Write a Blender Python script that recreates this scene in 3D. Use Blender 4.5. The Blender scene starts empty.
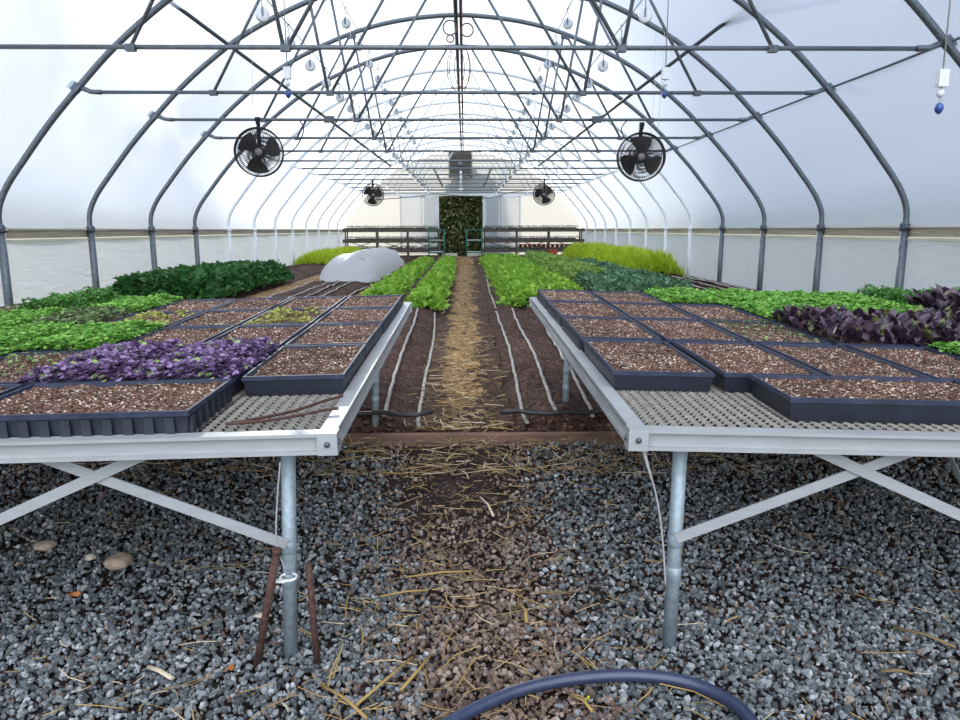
import bpy, math, random
import numpy as np
from mathutils import Vector, Matrix, Euler
random.seed(7)
rng = np.random.default_rng(11)
PI = math.pi
COL = bpy.context.scene.collection
SC = bpy.context.scene

# ------------------------------------------------------------------ layout numbers (metres, eye at z = 0 until the final lift)
FLOOR = -1.1
SIG = 0.0236            # the house falls away from the camera
BAY = 1.9
BOW0 = 6.05
XC = -0.07
HALF = 4.56
BARZ = 1.322
APEX = 3.006
WALLY = 30.8

def fz(Y, z=0.0):
    return z - SIG * Y

# ------------------------------------------------------------------ materials
def new_mat(name):
    m = bpy.data.materials.new(name)
    m.use_nodes = True
    nt = m.node_tree
    nt.nodes.clear()
    out = nt.nodes.new('ShaderNodeOutputMaterial')
    return m, nt, out

def N(nt, typ, **kw):
    n = nt.nodes.new(typ)
    for k, v in kw.items():
        if k == 'inp':
            for kk, vv in v.items():
                n.inputs[kk].default_value = vv
        else:
            setattr(n, k, v)
    return n

def L(nt, a, b):
    nt.links.new(a, b)

def c4(c):
    return (c[0], c[1], c[2], 1.0)

def ramp(nt, stops, interp='LINEAR'):
    r = nt.nodes.new('ShaderNodeValToRGB')
    r.color_ramp.interpolation = interp
    els = r.color_ramp.elements
    while len(els) > 1:
        els.remove(els[-1])
    els[0].position = stops[0][0]
    els[0].color = c4(stops[0][1])
    for p, c in stops[1:]:
        e = els.new(p)
        e.color = c4(c)
    return r

def mat_simple(name, col, rough=0.5, metal=0.0, var=0.15, scale=20.0, bump=0.0, spec=0.5, stretch=None):
    m, nt, out = new_mat(name)
    b = N(nt, 'ShaderNodeBsdfPrincipled', inp={'Roughness': rough, 'Metallic': metal, 'Specular IOR Level': spec})
    tc = N(nt, 'ShaderNodeTexCoord')
    mp = N(nt, 'ShaderNodeMapping')
    if stretch:
        mp.inputs['Scale'].default_value = stretch
    L(nt, tc.outputs['Object'], mp.inputs['Vector'])
    no = N(nt, 'ShaderNodeTexNoise', inp={'Scale': scale, 'Detail': 4.0, 'Roughness': 0.6})
    L(nt, mp.outputs[0], no.inputs['Vector'])
    lo = tuple(max(0, c * (1 - var)) for c in col)
    hi = tuple(min(1, c * (1 + var)) for c in col)
    r = ramp(nt, [(0.3, lo), (0.7, hi)])
    L(nt, no.outputs['Fac'], r.inputs['Fac'])
    L(nt, r.outputs['Color'], b.inputs['Base Color'])
    if bump > 0:
        bp = N(nt, 'ShaderNodeBump', inp={'Strength': bump, 'Distance': 0.01})
        L(nt, no.outputs['Fac'], bp.inputs['Height'])
        L(nt, bp.outputs[0], b.inputs['Normal'])
    L(nt, b.outputs[0], out.inputs['Surface'])
    return m

def mat_film(name, tint, trans, thru, refr, wr_scale=3.0, wr=0.25, stretch=(1, 1, 1), gloss=0.07):
    """hazy polythene sheet: scatters most light, lets a little straight through"""
    m, nt, out = new_mat(name)
    tc = N(nt, 'ShaderNodeTexCoord')
    mp = N(nt, 'ShaderNodeMapping')
    mp.inputs['Scale'].default_value = stretch
    L(nt, tc.outputs['Object'], mp.inputs['Vector'])
    no = N(nt, 'ShaderNodeTexNoise', inp={'Scale': wr_scale, 'Detail': 3.0, 'Distortion': 1.2})
    L(nt, mp.outputs[0], no.inputs['Vector'])
    bp = N(nt, 'ShaderNodeBump', inp={'Strength': wr, 'Distance': 0.05})
    L(nt, no.outputs['Fac'], bp.inputs['Height'])
    tl = N(nt, 'ShaderNodeBsdfTranslucent', inp={'Color': c4(tint)})
    L(nt, bp.outputs[0], tl.inputs['Normal'])
    df = N(nt, 'ShaderNodeBsdfDiffuse', inp={'Color': c4(tint)})
    L(nt, bp.outputs[0], df.inputs['Normal'])
    tp = N(nt, 'ShaderNodeBsdfTransparent', inp={'Color': c4(tint)})
    rf = N(nt, 'ShaderNodeBsdfRefraction', inp={'Color': c4(tint), 'Roughness': 0.62, 'IOR': 1.25})
    gl = N(nt, 'ShaderNodeBsdfGlossy', inp={'Color': (1, 1, 1, 1), 'Roughness': 0.22})
    L(nt, bp.outputs[0], gl.inputs['Normal'])
    a = N(nt, 'ShaderNodeMixShader', inp={'Fac': trans})
    L(nt, df.outputs[0], a.inputs[1]); L(nt, tl.outputs[0], a.inputs[2])
    b = N(nt, 'ShaderNodeMixShader', inp={'Fac': refr})
    L(nt, a.outputs[0], b.inputs[1]); L(nt, rf.outputs[0], b.inputs[2])
    c = N(nt, 'ShaderNodeMixShader', inp={'Fac': thru})
    L(nt, b.outputs[0], c.inputs[1]); L(nt, tp.outputs[0], c.inputs[2])
    d = N(nt, 'ShaderNodeMixShader', inp={'Fac': gloss})
    L(nt, c.outputs[0], d.inputs[1]); L(nt, gl.outputs[0], d.inputs[2])
    L(nt, d.outputs[0], out.inputs['Surface'])
    return m

def mat_tint(name, stops, rough=0.8, trans=0.0, spec=0.3, bump=0.0, bscale=60.0):
    """colour picked per leaf / stone / straw from a random 'tint' attribute"""
    m, nt, out = new_mat(name)
    at = N(nt, 'ShaderNodeAttribute', attribute_name='tint')
    r = ramp(nt, stops)
    L(nt, at.outputs['Fac'], r.inputs['Fac'])
    b = N(nt, 'ShaderNodeBsdfPrincipled', inp={'Roughness': rough, 'Specular IOR Level': spec})
    L(nt, r.outputs[0], b.inputs['Base Color'])
    if bump > 0:
        tc = N(nt, 'ShaderNodeTexCoord')
        no = N(nt, 'ShaderNodeTexNoise', inp={'Scale': bscale, 'Detail': 4.0})
        L(nt, tc.outputs['Object'], no.inputs['Vector'])
        bp = N(nt, 'ShaderNodeBump', inp={'Strength': bump, 'Distance': 0.004})
        L(nt, no.outputs['Fac'], bp.inputs['Height'])
        L(nt, bp.outputs[0], b.inputs['Normal'])
    if trans > 0:
        tl = N(nt, 'ShaderNodeBsdfTranslucent')
        L(nt, r.outputs[0], tl.inputs['Color'])
        mx = N(nt, 'ShaderNodeMixShader', inp={'Fac': trans})
        L(nt, b.outputs[0], mx.inputs[1]); L(nt, tl.outputs[0], mx.inputs[2])
        L(nt, mx.outputs[0], out.inputs['Surface'])
    else:
        L(nt, b.outputs[0], out.inputs['Surface'])
    return m

def mat_mix_soil(name, dark, mid, light, speck, s1=180.0, speck_amt=0.1, bump=0.8):
    m, nt, out = new_mat(name)
    tc = N(nt, 'ShaderNodeTexCoord')
    geo = N(nt, 'ShaderNodeNewGeometry')
    vo = N(nt, 'ShaderNodeTexVoronoi', inp={'Scale': s1, 'Randomness': 1.0})
    L(nt, geo.outputs['Position'], vo.inputs['Vector'])
    sep = N(nt, 'ShaderNodeSeparateColor')
    L(nt, vo.outputs['Color'], sep.inputs[0])
    r = ramp(nt, [(0.0, dark), (0.35, mid), (0.72, light), (1 - speck_amt - 0.02, light), (1 - speck_amt, speck), (1.0, speck)])
    L(nt, sep.outputs[0], r.inputs['Fac'])
    no = N(nt, 'ShaderNodeTexNoise', inp={'Scale': 7.0, 'Detail': 5.0})
    L(nt, geo.outputs['Position'], no.inputs['Vector'])
    r2 = ramp(nt, [(0.3, (0.62, 0.6, 0.6)), (0.7, (1.15, 1.12, 1.1))])
    L(nt, no.outputs['Fac'], r2.inputs['Fac'])
    mu = N(nt, 'ShaderNodeMix', data_type='RGBA', blend_type='MULTIPLY')
    mu.inputs[0].default_value = 1.0
    L(nt, r.outputs[0], mu.inputs[6]); L(nt, r2.outputs[0], mu.inputs[7])
    b = N(nt, 'ShaderNodeBsdfPrincipled', inp={'Roughness': 0.95, 'Specular IOR Level': 0.15})
    L(nt, mu.outputs[2], b.inputs['Base Color'])
    bp = N(nt, 'ShaderNodeBump', inp={'Strength': bump, 'Distance': 0.006})
    ad = N(nt, 'ShaderNodeMath', operation='ADD')
    L(nt, sep.outputs[1], ad.inputs[0]); L(nt, vo.outputs['Distance'], ad.inputs[1])
    L(nt, ad.outputs[0], bp.inputs['Height'])
    L(nt, bp.outputs[0], b.inputs['Normal'])
    L(nt, b.outputs[0], out.inputs['Surface'])
    return m

M = {}
M['galv'] = mat_simple('galvanized_pipe', (0.17, 0.195, 0.215), 0.5, 0.55, 0.25, 30, 0.1)
M['galv_glare'] = mat_simple('glare_whitened_pipe', (0.90, 0.91, 0.92), 0.5, 0.0, 0.08, 30, 0.05)  # same pipe, whitened to paint backlight glare onto far bows and struts
M['galv_leg'] = mat_simple('galvanized_leg', (0.30, 0.37, 0.40), 0.55, 0.35, 0.22, 55, 0.1)
M['galv_dark'] = mat_simple('weathered_pipe', (0.10, 0.115, 0.13), 0.5, 0.5, 0.3, 30)
M['alu'] = mat_simple('mill_aluminium', (0.36, 0.375, 0.38), 0.5, 0.15, 0.08, 12, 0.03, stretch=(1, 1, 6))
M['mesh'] = mat_simple('expanded_metal', (0.36, 0.34, 0.30), 0.5, 0.35, 0.25, 40)
M['plastic'] = mat_simple('black_tray_plastic', (0.010, 0.013, 0.026), 0.5, 0, 0.35, 25, 0.05, spec=0.7)
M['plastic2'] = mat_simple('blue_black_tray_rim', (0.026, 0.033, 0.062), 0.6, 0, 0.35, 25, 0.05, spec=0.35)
M['fan'] = mat_simple('fan_black', (0.015, 0.015, 0.017), 0.5, 0.2, 0.3, 60)
M['fan_blade'] = mat_simple('fan_blade_brown', (0.045, 0.032, 0.024), 0.5, 0.2, 0.4, 30)
M['fan_grey'] = mat_simple('fan_motor_grey', (0.22, 0.20, 0.18), 0.5, 0.3, 0.3, 60)
M['white'] = mat_simple('white_plastic', (0.78, 0.78, 0.76), 0.4, 0, 0.06, 20)
M['greywhite'] = mat_simple('pulley_plastic', (0.62, 0.65, 0.68), 0.35, 0, 0.1, 40)
M['blue'] = mat_simple('blue_ball', (0.03, 0.07, 0.28), 0.35, 0, 0.2, 40)
M['cord'] = mat_simple('cord', (0.33, 0.33, 0.33), 0.7, 0, 0.2, 80)
M['wood'] = mat_simple('weathered_board', (0.42, 0.36, 0.26), 0.8, 0, 0.35, 9, 0.3, stretch=(1, 0.15, 6))
M['cream'] = mat_simple('cream_batten', (0.70, 0.67, 0.52), 0.6, 0, 0.12, 12, 0.05, stretch=(1, 0.2, 4))
M['rackwood'] = mat_simple('rack_board', (0.10, 0.08, 0.055), 0.8, 0, 0.4, 8, 0.2)
M['rackgreen'] = mat_simple('green_rack_steel', (0.02, 0.18, 0.12), 0.45, 0.2, 0.2, 20)
M['redwood'] = mat_simple('kick_board_wood', (0.17, 0.095, 0.065), 0.9, 0, 0.4, 14, 0.3, stretch=(0.2, 1, 1))
M['terracotta'] = mat_simple('terracotta', (0.46, 0.10, 0.045), 0.8, 0, 0.2, 30)
M['drip'] = mat_simple('drip_tape', (0.30, 0.27, 0.235), 0.7, 0, 0.45, 28, 0.15)
M['hose'] = mat_simple('hose_rubber', (0.030, 0.040, 0.085), 0.38, 0, 0.2, 40, 0.05, spec=0.7)
M['black'] = mat_simple('black_poly_pipe', (0.02, 0.02, 0.02), 0.5, 0, 0.3, 30)
M['rust'] = mat_simple('rusty_iron', (0.085, 0.042, 0.032), 0.85, 0.2, 0.5, 70, 0.5)
M['sand'] = mat_simple('sandstone', (0.36, 0.27, 0.20), 0.9, 0, 0.25, 35, 0.4)
M['palestone'] = mat_simple('pale_stone', (0.50, 0.44, 0.36), 0.85, 0, 0.15, 35, 0.2)
M['leafdry'] = mat_simple('dry_leaf', (0.42, 0.14, 0.04), 0.8, 0, 0.3, 60)
M['yellow'] = mat_simple('yellow_leaf', (0.62, 0.60, 0.05), 0.6, 0, 0.2, 60)
M['strap'] = mat_simple('grey_strap', (0.34, 0.34, 0.33), 0.8, 0, 0.2, 60)
M['copper'] = mat_simple('brown_hose', (0.20, 0.09, 0.045), 0.6, 0, 0.3, 40)
M['shutter'] = mat_simple('vent_brown', (0.24, 0.21, 0.17), 0.6, 0.1, 0.3, 20)
M['panelw'] = mat_film('white_door_panel', (0.97, 0.97, 0.97), 0.80, 0.0, 0.0, 2.0, 0.1)
M['panelg'] = mat_film('grey_door_panel', (0.80, 0.83, 0.84), 0.75, 0.0, 0.0, 2.0, 0.1)
M['gable'] = mat_film('gable_sheet', (0.66, 0.66, 0.65), 0.70, 0.0, 0.0, 2.0, 0.15)
M['film'] = mat_film('roof_film', (0.76, 0.82, 0.92), 0.86, 0.30, 0.0, 1.2, 0.25, stretch=(1, 0.5, 1), gloss=0.05)
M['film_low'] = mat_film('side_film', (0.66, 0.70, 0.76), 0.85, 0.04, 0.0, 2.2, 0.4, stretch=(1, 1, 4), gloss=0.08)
M['cover'] = mat_film('row_cover_fleece', (0.97, 0.97, 0.97), 0.6, 0.02, 0.0, 6.0, 0.2)
M['mix'] = mat_mix_soil('potting_mix', (0.035, 0.018, 0.013), (0.125, 0.066, 0.048), (0.25, 0.15, 0.11), (0.70, 0.60, 0.50), 170, 0.09)
M['soil'] = mat_mix_soil('bed_soil', (0.022, 0.012, 0.010), (0.06, 0.032, 0.025), (0.105, 0.06, 0.046), (0.22, 0.14, 0.10), 70, 0.04)
M['dirt'] = mat_mix_soil('bare_dirt', (0.012, 0.009, 0.009), (0.03, 0.02, 0.018), (0.055, 0.036, 0.031), (0.12, 0.09, 0.07), 90, 0.05)
M['strawpath'] = mat_mix_soil('straw_litter', (0.06, 0.03, 0.015), (0.24, 0.135, 0.05), (0.40, 0.25, 0.10), (0.60, 0.44, 0.22), 60, 0.15)
def mat_path():
    m = M['strawpath'].copy(); m.name = 'straw_over_soil'
    nt = m.node_tree
    r = [n for n in nt.nodes if n.type == 'VALTORGB'][0]
    r2 = ramp(nt, [(0.0, (0.022, 0.012, 0.010)), (0.4, (0.07, 0.036, 0.026)), (0.9, (0.12, 0.07, 0.045)), (1.0, (0.3, 0.2, 0.1))])
    vf = r.inputs['Fac'].links[0].from_socket
    L(nt, vf, r2.inputs['Fac'])
    at = N(nt, 'ShaderNodeAttribute', attribute_name='tint')
    mx = N(nt, 'ShaderNodeMix', data_type='RGBA')
    rr = ramp(nt, [(0.35, (0, 0, 0)), (0.6, (1, 1, 1))])
    L(nt, at.outputs['Fac'], rr.inputs['Fac']); L(nt, rr.outputs[0], mx.inputs[0])
    dst = r.outputs[0].links[0].to_socket
    L(nt, r2.outputs[0], mx.inputs[6]); L(nt, r.outputs[0], mx.inputs[7]); L(nt, mx.outputs[2], dst)
    return m
M['pathmix'] = mat_path()
M['grass_out'] = mat_simple('outside_grass', (0.30, 0.30, 0.20), 0.95, 0, 0.4, 2)
M['stone'] = mat_tint('gravel_stone', [(0, (0.045, 0.053, 0.056)), (0.3, (0.135, 0.152, 0.158)), (0.58, (0.25, 0.272, 0.28)), (0.66, (0.40, 0.42, 0.43)),
                                       (0.70, (0.10, 0.066, 0.050)), (0.85, (0.20, 0.14, 0.11)), (1.0, (0.34, 0.27, 0.22))], 0.8, 0, 0.35, 0.35, 150)
M['straw'] = mat_tint('straw', [(0, (0.07, 0.05, 0.03)), (0.4, (0.22, 0.15, 0.07)), (0.7, (0.38, 0.25, 0.08)), (1, (0.55, 0.47, 0.34))], 0.7, 0, 0.3)
M['purple'] = mat_tint('purple_seedling_leaf', [(0, (0.07, 0.035, 0.085)), (0.5, (0.18, 0.11, 0.24)), (0.93, (0.38, 0.27, 0.46)), (0.95, (0.22, 0.33, 0.08)), (1, (0.36, 0.48, 0.18))], 0.6, 0.2)
M['mustard'] = mat_tint('dark_purple_leaf', [(0, (0.018, 0.010, 0.020)), (0.5, (0.055, 0.030, 0.055)), (0.92, (0.13, 0.08, 0.12)), (0.95, (0.10, 0.12, 0.03)), (1, (0.16, 0.2, 0.05))], 0.45, 0.15, 0.5)
M['lime'] = mat_tint('light_green_seedling', [(0, (0.07, 0.20, 0.03)), (0.5, (0.17, 0.40, 0.06)), (1, (0.34, 0.60, 0.14))], 0.6, 0.35)
M['midgreen'] = mat_tint('mid_green_seedling', [(0, (0.03, 0.10, 0.02)), (0.5, (0.07, 0.22, 0.035)), (1, (0.15, 0.36, 0.07))], 0.6, 0.3)
M['brownlettuce'] = mat_tint('bronze_green_seedling', [(0, (0.05, 0.06, 0.03)), (0.5, (0.11, 0.16, 0.06)), (1, (0.24, 0.34, 0.13))], 0.6, 0.25)
M['yellowing'] = mat_tint('yellow_green_seedling', [(0, (0.18, 0.20, 0.03)), (0.5, (0.36, 0.37, 0.08)), (1, (0.55, 0.55, 0.18))], 0.6, 0.35)
M['crop'] = mat_tint('leafy_green_crop', [(0, (0.07, 0.19, 0.015)), (0.5, (0.22, 0.44, 0.04)), (1, (0.50, 0.70, 0.12))], 0.6, 0.35)
M['darkcrop'] = mat_tint('dark_green_crop', [(0, (0.012, 0.06, 0.012)), (0.5, (0.035, 0.13, 0.03)), (1, (0.10, 0.26, 0.07))], 0.55, 0.25)
M['bluecrop'] = mat_tint('blue_green_crop', [(0, (0.04, 0.12, 0.05)), (0.5, (0.11, 0.24, 0.12)), (1, (0.26, 0.42, 0.24))], 0.6, 0.2)
M['feather'] = mat_tint('feathery_yellow_green', [(0, (0.22, 0.36, 0.01)), (0.5, (0.48, 0.62, 0.03)), (1, (0.72, 0.80, 0.10))], 0.6, 0.45)
M['limecrop'] = mat_tint('pale_green_crop', [(0, (0.12, 0.22, 0.04)), (0.5, (0.26, 0.42, 0.08)), (1, (0.45, 0.58, 0.2))], 0.6, 0.35)
M['bush'] = mat_tint('bush_leaf', [(0, (0.03, 0.05, 0.012)), (0.5, (0.12, 0.16, 0.05)), (0.9, (0.30, 0.32, 0.14)), (1, (0.6, 0.55, 0.32))], 0.6, 0.25)

# ------------------------------------------------------------------ mesh helpers
class MB:
    def __init__(self):
        self.v = []; self.f = []; self.s = []; self.t = []
    def add(self, verts, faces, smooth=False, tint=0.5):
        o = len(self.v)
        self.v.extend([tuple(p) for p in verts])
        self.t.extend([tint] * len(verts))
        for fa in faces:
            self.f.append(tuple(i + o for i in fa)); self.s.append(smooth)
    def box(self, c, s, rot=None, tint=0.5):
        hx, hy, hz = s[0] / 2, s[1] / 2, s[2] / 2
        P = [Vector((x, y, z)) for x in (-hx, hx) for y in (-hy, hy) for z in (-hz, hz)]
        if rot is not None:
            R = rot if isinstance(rot, Matrix) else Euler(rot).to_matrix()
            P = [R @ p for p in P]
        P = [p + Vector(c) for p in P]
        self.add(P, [(0, 1, 3, 2), (4, 6, 7, 5), (0, 4, 5, 1), (2, 3, 7, 6), (0, 2, 6, 4), (1, 5, 7, 3)], tint=tint)
    def tube(self, pts, r, n=8, caps=True, tint=0.5, flat=1.0):
        pts = [Vector(p) for p in pts]
        rs = r if isinstance(r, (list, tuple)) else [r] * len(pts)
        rings = []
        prev = None
        for i, p in enumerate(pts):
            if i == 0: d = pts[1] - p
            elif i == len(pts) - 1: d = p - pts[i - 1]
            else: d = (pts[i + 1] - p).normalized() + (p - pts[i - 1]).normalized()
            d.normalize()
            if prev is None:
                up = Vector((0, 0, 1)) if abs(d.z) < 0.9 else Vector((1, 0, 0))
                a = d.cross(up).normalized()
            else:
                a = (prev - d * prev.dot(d)).normalized()
            prev = a
            b = d.cross(a).normalized()
            rings.append([p + (a * math.cos(2 * PI * k / n) + b * math.sin(2 * PI * k / n) * flat) * rs[i] for k in range(n)])
        V = [q for ring in rings for q in ring]
        F = []
        for i in range(len(pts) - 1):
            for k in range(n):
                k2 = (k + 1) % n
                F.append((i * n + k, i * n + k2, (i + 1) * n + k2, (i + 1) * n + k))
        self.add(V, F, True, tint)
        if caps:
            o = len(self.v) - len(V)
            self.f.append(tuple(o + k for k in reversed(range(n)))); self.s.append(False)
            self.f.append(tuple(o + (len(pts) - 1) * n + k for k in range(n))); self.s.append(False)
    def lathe(self, prof, c=(0, 0, 0), axis='z', n=20, tint=0.5):
        V = []; F = []
        for (r, h) in prof:
            for k in range(n):
                a = 2 * PI * k / n
                x, y, z = r * math.cos(a), r * math.sin(a), h
                if axis == 'y': x, y, z = x, h, y
                if axis == 'x': x, y, z = h, x, y
                V.append((c[0] + x, c[1] + y, c[2] + z))
        for i in range(len(prof) - 1):
            for k in range(n):
                k2 = (k + 1) % n
                F.append((i * n + k, i * n + k2, (i + 1) * n + k2, (i + 1) * n + k))
        self.add(V, F, True, tint)
    def torus(self, c, R, r, axis='y', n=28, m=6, tint=0.5):
        pts = []
        for k in range(n + 1):
            a = 2 * PI * k / n
            u, w = R * math.cos(a), R * math.sin(a)
            p = (c[0] + u, c[1], c[2] + w) if axis == 'y' else ((c[0], c[1] + u, c[2] + w) if axis == 'x' else (c[0] + u, c[1] + w, c[2]))
            pts.append(p)
        self.tube(pts, r, m, caps=False, tint=tint)
    def build(self, name, mat, parent=None, loc=None, use_tint=False):
        me = bpy.data.meshes.new(name)
        me.from_pydata(self.v, [], self.f)
        me.polygons.foreach_set('use_smooth', self.s)
        if use_tint:
            at = me.attributes.new('tint', 'FLOAT', 'POINT')
            at.data.foreach_set('value', np.array(self.t, dtype=np.float32))
        me.materials.append(mat)
        me.update()
        return link(name, me, parent, loc)

def link(name, me, parent=None, loc=None):
    o = bpy.data.objects.new(name, me)
    COL.objects.link(o)
    if parent is not None: o.parent = parent
    if loc is not None: o.location = loc
    return o

def np_mesh(name, V, F, mat, parent=None, tint=None, smooth=False, loc=None):
    """V (n,3), F (m,k) arrays"""
    me = bpy.data.meshes.new(name)
    V = np.asarray(V, dtype=np.float32); F = np.asarray(F, dtype=np.int32)
    k = F.shape[1]
    me.vertices.add(len(V)); me.vertices.foreach_set('co', V.ravel())
    me.loops.add(F.size); me.loops.foreach_set('vertex_index', F.ravel())
    me.polygons.add(len(F))
    me.polygons.foreach_set('loop_start', np.arange(0, F.size, k, dtype=np.int32))
    me.polygons.foreach_set('loop_total', np.full(len(F), k, dtype=np.int32))
    me.polygons.foreach_set('use_smooth', np.full(len(F), smooth, dtype=bool))
    me.update(calc_edges=True)
    me.validate()
    if tint is not None:
        at = me.attributes.new('tint', 'FLOAT', 'POINT')
        at.data.foreach_set('value', np.asarray(tint, dtype=np.float32))
    me.materials.append(mat)
    return link(name, me, parent, loc)

def empty(name, loc=(0, 0, 0), rot=(0, 0, 0)):
    o = bpy.data.objects.new(name, None)
    o.empty_display_size = 0.1
    COL.objects.link(o)
    o.location = loc; o.rotation_euler = rot
    return o

def tag(o, label=None, cat=None, group=None, kind=None):
    if label: o['label'] = label
    if cat: o['category'] = cat
    if group: o['group'] = group
    if kind: o['kind'] = kind
    return o

def kids(o):
    return [c for c in bpy.data.objects if c.parent == o]

def copy_tree(o, loc, rot=None, label=None):
    c = o.copy(); COL.objects.link(c)
    c.location = loc
    if rot is not None: c.rotation_euler = rot
    if label: c['label'] = label
    for ch in kids(o):
        d = ch.copy(); COL.objects.link(d); d.parent = c
        for g in kids(ch):
            e = g.copy(); COL.objects.link(e); e.parent = d
    return c

ORD = ['first', 'second', 'third', 'fourth', 'fifth', 'sixth', 'seventh', 'eighth', 'ninth', 'tenth', 'eleventh', 'twelfth', 'thirteenth',
       'fourteenth', 'fifteenth', 'sixteenth', 'seventeenth', 'eighteenth']

# value noise for heights
_perm = rng.random((64, 64))
def vnoise(x, y):
    x = np.asarray(x, float); y = np.asarray(y, float)
    xi = np.floor(x).astype(int); yi = np.floor(y).astype(int)
    fx = x - xi; fy = y - yi
    fx = fx * fx * (3 - 2 * fx); fy = fy * fy * (3 - 2 * fy)
    g = lambda a, b: _perm[a % 64, b % 64]
    return (g(xi, yi) * (1 - fx) + g(xi + 1, yi) * fx) * (1 - fy) + (g(xi, yi + 1) * (1 - fx) + g(xi + 1, yi + 1) * fx) * fy
def fbm(x, y, o=3):
    s = 0; a = 0.5; f = 1.0
    for i in range(o):
        s = s + a * (vnoise(x * f + 13.7 * i, y * f + 5.1 * i) - 0.5); a *= 0.5; f *= 2.1
    return s

def grid_obj(name, x0, x1, y0, y1, nx, ny, hfun, mat, parent=None, skirt=0.0, loc=None, ypow=1.0):
    xs = np.linspace(x0, x1, nx + 1); t = np.linspace(0, 1, ny + 1) ** ypow
    ys = y0 + (y1 - y0) * t
    X, Y = np.meshgrid(xs, ys)
    Z = hfun(X, Y)
    if skirt > 0:
        Z[0, :] -= skirt; Z[-1, :] -= skirt; Z[:, 0] -= skirt; Z[:, -1] -= skirt
    V = np.stack([X.ravel(), Y.ravel(), Z.ravel()], 1)
    i = np.arange(ny)[:, None] * (nx + 1) + np.arange(nx)[None, :]
    i = i.ravel()
    F = np.stack([i, i + 1, i + nx + 2, i + nx + 1], 1)
    return np_mesh(name, V, F, mat, parent, smooth=True, loc=loc)

# leaf templates: (along, across, up)
def tmpl(kind):
    if kind == 'round':
        V = [(0.5, 0, -0.12)]
        for k in range(7):
            a = 2 * PI * k / 7
            V.append((0.5 + 0.5 * math.cos(a), 0.52 * math.sin(a), 0.05 * math.cos(3 * a)))
        F = [(0, 1 + k, 1 + (k + 1) % 7) for k in range(7)]
    elif kind == 'oval':
        V = [(0, 0, 0), (0.35, 0.26, 0.08), (0.35, 0, 0.0), (0.35, -0.26, 0.08), (0.75, 0.2, 0.02), (0.72, 0, -0.03), (0.75, -0.2, 0.02), (1, 0, -0.12)]
        F = [(0, 2, 1), (0, 3, 2), (1, 2, 5), (1, 5, 4), (2, 3, 6), (2, 6, 5), (4, 5, 7), (5, 6, 7)]
    elif kind == 'blade':
        V = [(0, -0.04, 0), (0, 0.04, 0), (0.5, -0.05, 0.03), (0.5, 0.05, 0.03), (1, 0, -0.05)]
        F = [(0, 1, 3), (0, 3, 2), (2, 3, 4)]
    elif kind == 'lobed':
        V = [(0, 0, 0), (0.25, 0.3, 0.05), (0.45, 0.16, 0.0), (0.65, 0.38, 0.03), (1.0, 0.0, -0.1), (0.65, -0.38, 0.03), (0.45, -0.16, 0), (0.25, -0.3, 0.05), (0.5, 0, -0.05)]
        F = [(8, (k) % 8, (k + 1) % 8) for k in range(8)]
    return np.array(V), np.array(F)

def leaves(P, size, kind='oval', pitch=(0.1, 0.9), roll=0.5, tint=None):
    """P (n,3) leaf bases -> verts, faces, tints"""
    n = len(P)
    T, Fm = tmpl(kind)
    az = rng.random(n) * 2 * PI
    pt = pitch[0] + (pitch[1] - pitch[0]) * rng.random(n)
    rl = (rng.random(n) - 0.5) * 2 * roll
    d = np.stack([np.cos(az) * np.cos(pt), np.sin(az) * np.cos(pt), np.sin(pt)], 1)
    s = np.stack([-np.sin(az), np.cos(az), np.zeros(n)], 1)
    u = np.cross(d, s)
    u = u * np.sign(u[:, 2:3] + 1e-9)
    s2 = s * np.cos(rl)[:, None] + u * np.sin(rl)[:, None]
    u2 = u * np.cos(rl)[:, None] - s * np.sin(rl)[:, None]
    sz = (size if np.ndim(size) else np.full(n, size)) * (0.7 + 0.6 * rng.random(n))
    V = P[:, None, :] + sz[:, None, None] * (T[None, :, 0:1] * d[:, None, :] + T[None, :, 1:2] * s2[:, None, :] + T[None, :, 2:3] * u2[:, None, :])
    F = Fm[None] + (np.arange(n) * len(T))[:, None, None]
    if tint is None: tint = rng.random(n)
    return V.reshape(-1, 3), F.reshape(-1, 3), np.repeat(tint, len(T))

def merge(parts):
    Vs, Fs, Ts = [], [], []; o = 0
    for V, F, T in parts:
        Vs.append(V); Fs.append(F + o); Ts.append(T); o += len(V)
    return np.concatenate(Vs), np.concatenate(Fs), np.concatenate(Ts)

def sticks(P, az, ln, w, pitch, tint, bend=0.1):
    """thin three-segment straws"""
    n = len(P)
    d = np.stack([np.cos(az) * np.cos(pitch), np.sin(az) * np.cos(pitch), np.sin(pitch)], 1)
    s = np.stack([-np.sin(az), np.cos(az), np.zeros(n)], 1)
    up = np.cross(d, s); up *= np.sign(up[:, 2:3] + 1e-9)
    bd = (rng.random(n) - 0.5) * 2 * bend
    V = []
    for t in (-0.5, 0.0, 0.5):
        c = P + d * (ln * t)[:, None] + s * (bd * ln * (0.25 - t * t))[:, None]
        for a, b in ((-1, 0), (0, 1), (1, 0), (0, -1)):
            V.append(c + s * (a * w / 2)[:, None] + up * (b * w / 2.5)[:, None])
    V = np.stack(V, 1)
    F = []
    for i in (0, 4):
        for k in range(4):
            F.append((i + k, i + (k + 1) % 4, i + 4 + (k + 1) % 4, i + 4 + k))
    F = np.array(F)[None] + (np.arange(n) * 12)[:, None, None]
    return V.reshape(-1, 3), F.reshape(-1, 4), np.repeat(tint, 12)

# ================================================================== GROUND
def base_h(X, Y):
    far = -0.97 - SIG * Y
    t = np.clip((Y - 3.38) / 0.12, 0, 1)
    return FLOOR * (1 - t) + far * t

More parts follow.
